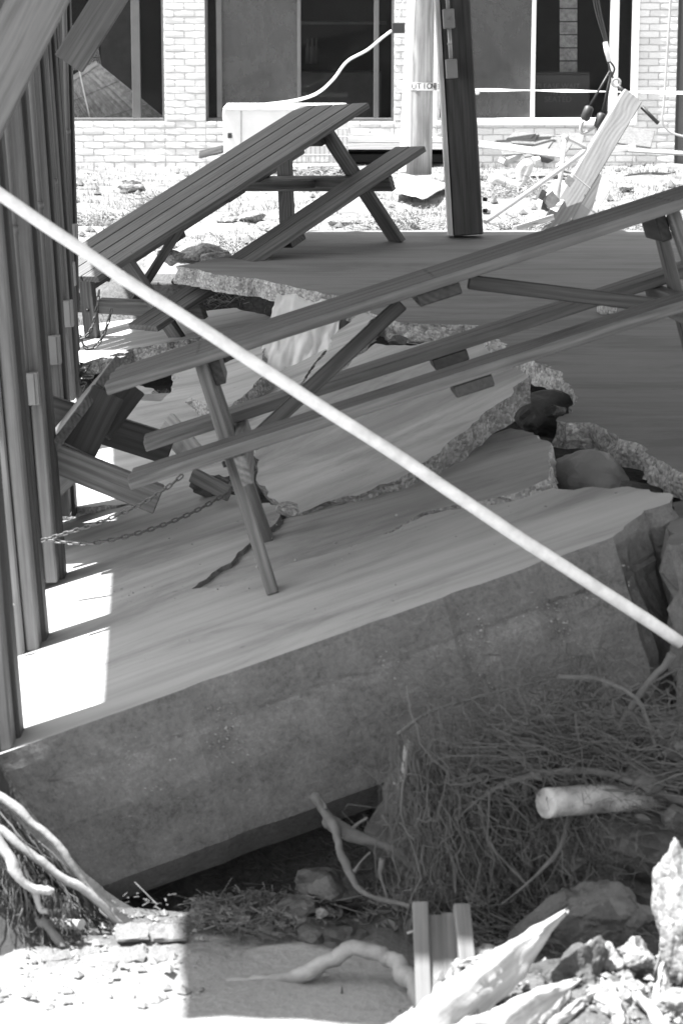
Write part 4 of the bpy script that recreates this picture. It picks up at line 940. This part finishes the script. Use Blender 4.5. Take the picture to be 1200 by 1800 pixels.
for k in range(1100):                                         # long swept strands, root crown at right
    p = at(1230 + rg.gauss(0, 25), 1370 + rg.gauss(0, 55), 6.9 + rg.gauss(0, .08))
    s = rg.random(); q = at(760 + 330 * rg.random() ** 1.4, 1255 + 130 * s + rg.gauss(0, 35), 6.75 + rg.gauss(0, .12)); strand(p, q, rg.uniform(-0.03, 0.06), 0.085, .0009 + .0036 * rg.random() ** 3, k)
for k in range(1200):                                         # hanging fringe
    u = 710 + 330 * rg.random() ** 1.3; p = at(u + rg.gauss(0, 25), 1360 + rg.gauss(0, 60), 6.8 + rg.gauss(0, .08)); q = at(u + rg.gauss(25, 45), 1520 + rg.gauss(0, 75), 6.7 + rg.gauss(0, .1)); strand(p, q, 0.0, 0.085, .0008 + .003 * rg.random() ** 3, 900 + k)
for k in range(90):                                         # tuft reaching up the slab side
    p = at(1010 + rg.gauss(0, 45), 1290 + rg.gauss(0, 35), 6.85 + rg.gauss(0, .06)); q = at(930 + 200 * rg.random(), 1190 + rg.gauss(0, 35), 7.0 + rg.gauss(0, .06)); strand(p, q, -0.05, 0.12, rg.uniform(.0008, .0026), 2000 + k)
for k in range(500):                                         # loose curls
    u, v = rg.uniform(740, 1180), rg.uniform(1180, 1580); p = at(u, v, 6.75 + rg.gauss(0, .1)); strand(p, p + Vector((rg.uniform(-.2, .2), rg.uniform(-.12, .06), rg.uniform(-.12, .12))), 0, 0.10, rg.uniform(.0008, .002), 3000 + k)
o0 = at(950, 1400, 6.8); o = link('rootlets', pymesh('rootlets', [v - o0 for v in V], Fc), 'rootlet', Matrix.Translation(o0), rt, True); o['kind'] = 'stuff'
def px_tube(name, pts, rad, mat, parent=None, n=8, ns=14):
    P = spline([at(*p) for p in pts], ns); m_ = len(P); rr = [rad[0] + (rad[1] - rad[0]) * i / (m_ - 1) for i in range(m_)]
    P = [p + Vector((fbm((i * .05, k, 0), 4), 0, fbm((i * .05, k, 5), 4))) * rr[i] * 1.1 for i, (p, k) in enumerate(zip(P, [len(bpy.data.objects)] * m_))]
    rr = [r * (1 + .3 * fbm((i * .07, len(bpy.data.objects), 2), 2)) for i, r in enumerate(rr)]
    o = tube(name, P, rr, mat, parent, n + 2); sd = len(bpy.data.objects) * 3.3
    for v in o.data.vertices:
        v.co += v.normal * rad[0] * (0.4 * fbm((v.co.x * 5 + sd, v.co.y * 30, v.co.z * 30), 4) + 0.10 * fbm((v.co.x * 16 + sd, v.co.y * 150, v.co.z * 150), 2))
    return o
for pts, r0, r1 in (([(1230, 1390, 6.8), (1080, 1330, 6.75), (930, 1300, 6.75), (800, 1310, 6.8), (745, 1350, 6.8)], .018, .004), ([(1230, 1350, 6.85), (1120, 1290, 6.85), (1060, 1200, 6.9), (1035, 1120, 6.95)], .014, .004),
                    ([(1230, 1420, 6.75), (1050, 1360, 6.65), (900, 1370, 6.65), (800, 1440, 6.65)], .014, .004), ([(980, 1190, 6.8), (1060, 1200, 6.8), (1120, 1230, 6.75), (1150, 1310, 6.7)], .008, .006), ([(840, 1390, 6.7), (860, 1480, 6.65), (930, 1560, 6.6)], .008, .003),
                    ([(760, 1380, 6.75), (790, 1480, 6.7), (800, 1570, 6.65)], .008, .003), ([(700, 1290, 6.95), (760, 1250, 6.9), (860, 1220, 6.9), (960, 1195, 6.9)], .006, .004), ([(1000, 1420, 6.65), (980, 1500, 6.6), (880, 1590, 6.55)], .008, .003), ([(1180, 1150, 6.8), (1130, 1210, 6.8), (1080, 1290, 6.75)], .012, .006)):
    px_tube('root', pts, (r0, r1), 'root', rt)
px_tube('peeled_root', [(722, 1306, 6.85), (714, 1340, 6.83), (704, 1378, 6.8)], (.013, .018), 'branch', rt)
for k in range(16):
    c_ = rg.uniform(.018, .05); rock('soil_clod', at(rg.uniform(740, 1190), rg.uniform(1260, 1580), 6.72 + rg.gauss(0, .06)), (c_ * 1.3, c_, c_ * .8), (0, 0, k), 300 + k, 'rockdark', rt, 3, .5)
V, Fc = [], []
for k in range(260):
    if k % 9 == 0: p = at(rg.uniform(760, 1190), rg.uniform(1230, 1560), 6.75 + rg.gauss(0, .07))
    else:
        x, y = rg.uniform(-.4, .3), rg.uniform(6.75, 7.2); p = Vector((x, y, hz(x, y) + .015))
    L = rg.uniform(.012, .034); mm = Matrix.Rotation(rg.uniform(0, 6.28), 3, 'Z') @ Matrix.Rotation(rg.uniform(-1, 1), 3, 'X') @ Matrix.Rotation(rg.uniform(-.6, .6), 3, 'Y'); q = len(V); w = rg.uniform(.25, .5); cu = rg.uniform(-.3, .3)
    for a_, b_, c_ in ((-1, 0, 0), (-.3, w, cu), (.4, w * .8, cu), (1, 0, .1), (.4, -w * .8, cu), (-.3, -w, cu), (0, 0, -.08)): V.append(p + mm @ Vector((a_, b_, c_)) * L)
    Fc += [(q, q + 6, q + 1), (q + 1, q + 6, q + 2), (q + 2, q + 6, q + 3), (q + 3, q + 6, q + 4), (q + 4, q + 6, q + 5), (q + 5, q + 6, q)]
M['deadleaf'] = plain('dead_leaf', 0.11, 0.8, 0, 0.6, 3, 0.0)
tag(link('dead_leaves', pymesh('dead_leaves', V, Fc), 'deadleaf'), 'dead leaves caught in the roots and mulch', 'leaves', kind='stuff')
# pale cut log in the roots
lg = [(958, 1412, 6.55), (1000, 1408, 6.6), (1080, 1402, 6.7), (1200, 1398, 6.9)]
P = spline([at(*p) for p in lg], 6); o = tube('cut_log', P, [0.042 + .001 * math.sin(i) for i in range(len(P))], 'logbark', None, 16); tag(o, 'pale peeled log end sticking out of the root mass', 'log')
# twigs and branches
def stick(label, pts, r, mat='root', cat='branch'):
    o = px_tube('fallen_branch', pts, r, mat)
    if r[0] > .01:
        for k in range(3):
            i = rg.randrange(1, len(pts)); a_, b_ = pts[i - 1], pts[i]; q = [a_[j] + (b_[j] - a_[j]) * rg.random() for j in range(3)]
            e = (q[0] + rg.uniform(-40, 40), q[1] + rg.uniform(-35, 15), q[2] - rg.uniform(0, .05))
            px_tube('twig', [tuple(q), ((q[0] + e[0]) / 2 + rg.uniform(-5, 5), (q[1] + e[1]) / 2, q[2]), e], (r[0] * .4, r[0] * .15), mat, o, 5, 5)
    return tag(o, label, cat)
stick('thin forked branch leaning from the slab footing into the dark hollow', [(552, 1398, 6.95), (585, 1450, 6.8), (605, 1515, 6.7), (640, 1570, 6.65), (720, 1595, 6.6)], (.015, .008))
stick('thicker dark branch running right from the forked branch to the roots', [(578, 1440, 6.85), (620, 1462, 6.82), (700, 1505, 6.8), (760, 1540, 6.8)], (.022, .014))
stick('short hooked twig below the root fringe', [(672, 1510, 6.7), (668, 1535, 6.68), (680, 1580, 6.65)], (.009, .005))
stick('thick pale branch arching along the ground left of the grooved boards', [(290, 1756, 6.37), (400, 1740, 6.4), (500, 1715, 6.42), (570, 1695, 6.42), (630, 1672, 6.42), (690, 1690, 6.38), (725, 1728, 6.3), (742, 1780, 6.2)], (.020, .026), 'branch')
stick('thin pale twig crossing the grooved boards', [(715, 1640, 6.2), (760, 1625, 6.2), (815, 1618, 6.2)], (.003, .002), 'branch')
stick('long thin stalk rising among the rocks at the lower right', [(1135, 1745, 5.9), (1155, 1690, 5.9), (1180, 1610, 5.9), (1200, 1560, 5.9)], (.005, .003), 'branch')
stick('flat driftwood stick on the shaded sand', [(340, 1776, 6.29), (480, 1764, 6.31), (600, 1757, 6.33)], (.012, .008))
# grooved deck boards
db = thing('deck_boards', 'grooved grey deck boards standing up from the debris, lower ends in sun', 'deck boards', at(775, 1790, 6.0))
for ut, vt, ub in ((738, 1588, 746), (764, 1612, 771), (789, 1608, 796)):
    board('slat', at(ub, 1800, 5.97), at(ut, vt, 6.22), .041, .03, (1, 0, 0), 'deckwood', db, .003)
board('slat', at(831, 1792, 5.93), at(810, 1592, 6.18), .042, .03, (1, 0.15, 0), 'deckwood', db, .003)
# rocks at the lower right
for k, (u, v, Y, sx, sy, sz, rx, ry, rz, lab, mt) in enumerate((
    (1000, 1728, 5.95, .10, .1, .13, .2, .4, 0.6, 'dark clod filling the shaded side of the pointed rock', 'rockdark'),
    (1065, 1690, 6.0, .055, .06, .06, 0, 0, 1.3, 'rounded pale rock right of the dark clod', 'rock'),
    (1115, 1680, 5.95, .06, .05, .05, 0, .3, 2.1, 'angular pale rock below the root hollow', 'rock'),
    (1190, 1600, 5.9, .06, .08, .19, 0, .1, 0.4, 'tall crumbly white block at the right edge', 'rock'),
    (1085, 1760, 5.75, .11, .08, .05, 0, .2, 0.9, 'broad low rock near the bottom right corner', 'rock'),
    (1180, 1770, 5.7, .07, .07, .06, 0, 0, 1.9, 'rock in the bottom right corner', 'rock'),
    (770, 1800, 5.8, .07, .06, .03, 0, .2, 0.3, 'small flat rock at the foot of the deck boards', 'rock'),
    (850, 1680, 6.1, .06, .05, .02, 0, .1, .5, 'flat stone between the deck boards and the pointed rock', 'rock'),
    (1050, 1620, 6.35, .14, .12, .11, 0, 0, .4, 'dark earth clod in the hollow under the roots', 'rockdark'),
    (960, 1610, 6.35, .12, .05, .03, 0, -.7, .1, 'dark leaning clod behind the pointed rock', 'rockdark'))):
    o = rock('boulder', at(u, v, Y), (sx, sy, sz), (rx, ry, rz), 80 + k, mt, None, 5, 0.62, 1.15, True); tag(o, lab, 'rock')
def shard(label, a, b, Ya, Yb, w, t, seed, mt='pale'):
    p0, p1 = at(*a, Ya), at(*b, Yb); mw = frame(p1 - p0, Vector((0, -.5, 1)), (p0 + p1) / 2); L = (p1 - p0).length
    V, Fc = [], []; nl, nr = 46, 22
    for i in range(nl + 1):
        s_ = i / nl; k = (1 - s_ ** 1.6) * .95 + .05
        for j in range(nr):
            a_ = 2 * math.pi * j / nr; rr = 1 + .12 * fbm((s_ * 14 + seed, math.cos(a_) * 6, math.sin(a_) * 6), 4) + .36 * fbm((s_ * 2.2 + seed, math.cos(a_) * 2, math.sin(a_) * 2), 5) + .22 * fbm((s_ * 1.2, a_ * 2.3 + seed, 1), 3)
            q = abs(math.cos(a_)) + abs(math.sin(a_)); x_ = (s_ - .5) * L + .05 * L * fbm((a_ * 1.5, seed, 4), 3) * (s_ > .6)
            V.append((x_, w * k * rr * math.cos(a_) / q * 1.3, t * k * rr * math.sin(a_) / q * 1.3 + .012 * fbm((s_ * 4, a_, seed), 3)))
    for i in range(nl):
        for j in range(nr): q = i * nr; Fc.append((q + j, q + (j + 1) % nr, q + nr + (j + 1) % nr, q + nr + j))
    Fc.append(tuple(range(nr))[::-1]); Fc.append(tuple(nl * nr + j for j in range(nr)))
    return tag(link('broken_shard', pymesh('broken_shard', V, Fc), mt, mw, None, True), label, 'debris')
shard('long jagged shard slanting up to a point right of the deck boards', (720, 1850), (992, 1604), 5.55, 5.9, .085, .07, 3)
shard('second jagged shard lying in front of the long pointed one', (800, 1850), (1015, 1722), 5.42, 5.6, .065, .05, 9)
shard('thin splinter crossing the rubble under the pointed shard', (800, 1700), (930, 1668), 6.0, 6.1, .012, .012, 14)
shard('splinter leaning left in the rubble at the bottom right', (1110, 1800), (1040, 1700), 5.7, 5.95, .02, .018, 17)
for k, w_ in enumerate(('first', 'second', 'third', 'fourth', 'fifth', 'sixth')):
    u = 850 + 58 * k + rg.uniform(-15, 15); d_ = rg.uniform(-50, 60)
    shard('small splinter in the rubble at the bottom right, %s from the left' % w_, (u - d_, 1810), (u + d_, 1735 + rg.uniform(-25, 25)), 5.6, 5.75, rg.uniform(.014, .03), .016, 30 + k, 'pale' if k % 2 else 'branch')
shard('short splinter standing in the rubble near the right edge', (1150, 1790), (1165, 1690), 5.7, 5.85, .016, .016, 21)
V, Fc = [], []
for k in range(1100):
    x, y = rg.uniform(.12, .95), rg.uniform(5.3, 6.2); pebble_into(Vector((x, y, hz(x, y) + rg.uniform(0, .02))), .003 + .022 * rg.random() ** 3)
tag(link('fine_rubble', pymesh('fine_rubble', V, Fc), 'rock'), 'small sharp rubble packed round the shards at the lower right', 'rubble', kind='stuff')
V, Fc = [], []
for k in range(500):
    x, y = rg.uniform(-1.0, -.36), rg.uniform(6.2, 6.95); pebble_into(Vector((x, y, hz(x, y) + .004)), .003 + .022 * rg.random() ** 3)
tag(link('stone_chips', pymesh('stone_chips', V, Fc), 'paver'), 'stone chips strewn over the sunlit ground at the lower left', 'chips', kind='stuff')
# mulch clods in the middle
for k, (u, v, Y, s, mt, lab) in enumerate(((575, 1560, 6.9, .075, 'rockdark', 'squat dark clod deep under the footing'), (560, 1640, 6.75, .06, 'rockdark', 'rough clod beside the forked branch'), (600, 1655, 6.7, .07, 'rockdark', 'big dark clod behind the arching branch'), (480, 1682, 6.6, .028, 'rock', 'pale flat pebble in front of the dark clods'),
                                              (425, 1618, 6.8, .02, 'rock', 'pale chip left on the dark mulch'), (565, 1605, 6.75, .018, 'rock', 'tiny bright pebble among the dark clods'), (470, 1640, 6.75, .04, 'rockdark', 'leaf shaped dark clod left of the big clods'), (520, 1600, 6.85, .06, 'rockdark', 'low dark clod just below the footing shadow'))):
    o = rock('clod', at(u, v, Y), (s * 1.3, s, s * .75), (0, .2, k), 120 + k, mt, None, 3, .5); tag(o, lab, 'clod')
V, Fc = [], []
for k in range(26000):
    y = rg.uniform(6.0, 7.7); x = rg.uniform(-0.45, 0.75) if k % 3 else rg.uniform(-1.0, 1.1)
    if y < 6.78 - max(0, x) * .5 + 0.3 * fbm((x * 3, y * 3, 9), 3): continue
    if x < -0.42 and rg.random() < .8: continue
    p = Vector((x, y, hz(x, y) + rg.uniform(0, .05))); a = rg.uniform(0, 6.28); L = rg.uniform(.006, .035) if rg.random() < .93 else rg.uniform(.05, .14); d = Vector((math.cos(a), math.sin(a), rg.uniform(-.3, .5))) * L
    tube_data([p, p + d], rg.uniform(.0008, .0026), 3, V, Fc)
o = link('mulch', pymesh('mulch', V, Fc), 'mulchbits'); tag(o, 'dark mulch and twigs washed under the near slab', 'mulch', kind='stuff')
# sunlit flat stones in courses, lower left
def paver_mesh(seed):
    q = random.Random(seed); bm = bmesh.new(); bmesh.ops.create_cube(bm, size=1.0); bmesh.ops.subdivide_edges(bm, edges=list(bm.edges), cuts=3, use_grid_fill=True)
    for v in bm.verts:
        k = sum(abs(c) > .45 for c in v.co)
        if v.co.y < -.45 and v.co.z < .2: v.co.y += .28 * (.5 - v.co.z)
        v.co = Vector((v.co.x + .05 * q.uniform(-1, 1), v.co.y + .05 * q.uniform(-1, 1), v.co.z + .1 * q.uniform(-1, 1))) * (1 - .05 * max(0, k - 1))
    return bmmesh('paving_stone', bm)
pmeshes = [paver_mesh(i) for i in range(8)]
rows = ['top', 'second', 'third', 'fourth', 'bottom']
for r, (v, us, z_) in enumerate(((1652, (228, 288), -.63), (1690, (24, 88, 152, 222, 290), -.635), (1724, (40, 110, 180, 250, 312), -.645), (1762, (-5, 35, 73, 112, 152, 198, 252, 312), -.655), (1796, (20, 100, 180, 262), -.67))):
    for j, u in enumerate(us):
        gap = (us[j + 1] - u) if j + 1 < len(us) else (u - us[j - 1]); Yp = (CAMZ - z_) * FPX / (v + 60); c = at(u, v - 8, Yp)
        mw = Matrix.Translation(c + Vector((0, .05, -.03))) @ Matrix.Translation((rg.uniform(-.012, .012), 0, rg.uniform(-.006, .014))) @ Matrix.Rotation(rg.uniform(-.3, .3), 4, 'Z') @ Matrix.Rotation(rg.uniform(-.12, .12), 4, 'Y') @ Matrix.Diagonal((gap / FPX * Yp * rg.uniform(.6, 1.1), rg.uniform(.08, .15), rg.uniform(.025, .05), 1))
        o = link('paving_stone', random.choice(pmeshes), 'paver', mw)
        tag(o, '%s flat pale stone from the left in the %s sunlit course' % (ORD[j], rows[r]), 'stone', 'tumbled flat stones in sun at the lower left')
# stump at the lower left
stp = thing('tree_stump', 'torn fibrous stump at the lower left with bright sunlit splinters', 'stump', at(60, 1640, 6.6))
bm = bmesh.new(); n, m_ = 40, 24; vs = []
for j in range(m_ + 1):
    s = j / m_
    for i in range(n):
        a = 2 * math.pi * i / n; r = (.18 + .42 * (1 - s) ** 1.3) * (1 + .25 * fbm((math.cos(a) * 3, math.sin(a) * 3, s * .6), 4) + .12 * abs(math.sin(a * 7)))
        vs.append(bm.verts.new((r * math.cos(a), .8 * r * math.sin(a), .52 * s * (1 + .35 * fbm((math.cos(a) * 2, math.sin(a) * 2, 7), 3)))))
for j in range(m_):
    for i in range(n): bm.faces.new((vs[j * n + i], vs[j * n + (i + 1) % n], vs[(j + 1) * n + (i + 1) % n], vs[(j + 1) * n + i]))
bm.faces.new(vs[-n:]); link('trunk', bmmesh('trunk', bm), 'washed_dark', Matrix.Translation(at(-115, 1650, 6.95)), stp, True)
V, Fc = [], []
for k in range(1500):
    s = rg.random(); u = -20 + 230 * s; v = 1400 + 215 * s + rg.uniform(0, 1) ** 2 * (1640 - 1400 - 215 * s); p = at(u - 40, v - 40, 6.9 + rg.gauss(0, .06)); q = at(u + rg.gauss(15, 18), min(1672, v + rg.uniform(40, 130)), 6.82 + rg.gauss(0, .05)); strand(p, q, 0, .03, rg.uniform(.0012, .0045), 5000 + k, 7)
for k in range(700):
    u = rg.uniform(-30, 130); v = 1470 + max(0, u) * .9 + rg.uniform(0, 90); p = at(u, v, 6.72 + rg.gauss(0, .05)); q = at(u + rg.gauss(0, 14), min(1665, v + rg.uniform(40, 150)), 6.70 + rg.gauss(0, .05)); strand(p, q, 0, .03, rg.uniform(.0012, .004), 8000 + k, 7)
o0 = at(80, 1560, 6.5); o = link('bark_fibres', pymesh('bark_fibres', [v - o0 for v in V], Fc), 'bark', Matrix.Translation(o0), stp, True); o['kind'] = 'stuff'
for pts, r0, r1, mt in (([(-30, 1380, 6.83), (40, 1432, 6.80), (100, 1490, 6.78), (160, 1570, 6.78), (215, 1630, 6.78)], .014, .008, 'branch'), ([(-20, 1440, 6.73), (40, 1490, 6.71), (110, 1540, 6.71), (180, 1590, 6.73), (220, 1640, 6.76)], .014, .01, 'branch'),
                        ([(-25, 1440, 6.63), (10, 1500, 6.60), (40, 1545, 6.58), (70, 1565, 6.58), (88, 1562, 6.58)], .018, .010, 'branch'), ([(60, 1560, 6.60), (72, 1595, 6.60), (82, 1602, 6.60)], .011, .008, 'branch'), ([(72, 1615, 6.63), (95, 1640, 6.60), (108, 1665, 6.58)], .014, .010, 'bark'), ([(95, 1622, 6.68), (142, 1628, 6.63)], .016, .016, 'branch')):
    px_tube('splinter', pts, (r0, r1), mt, stp)
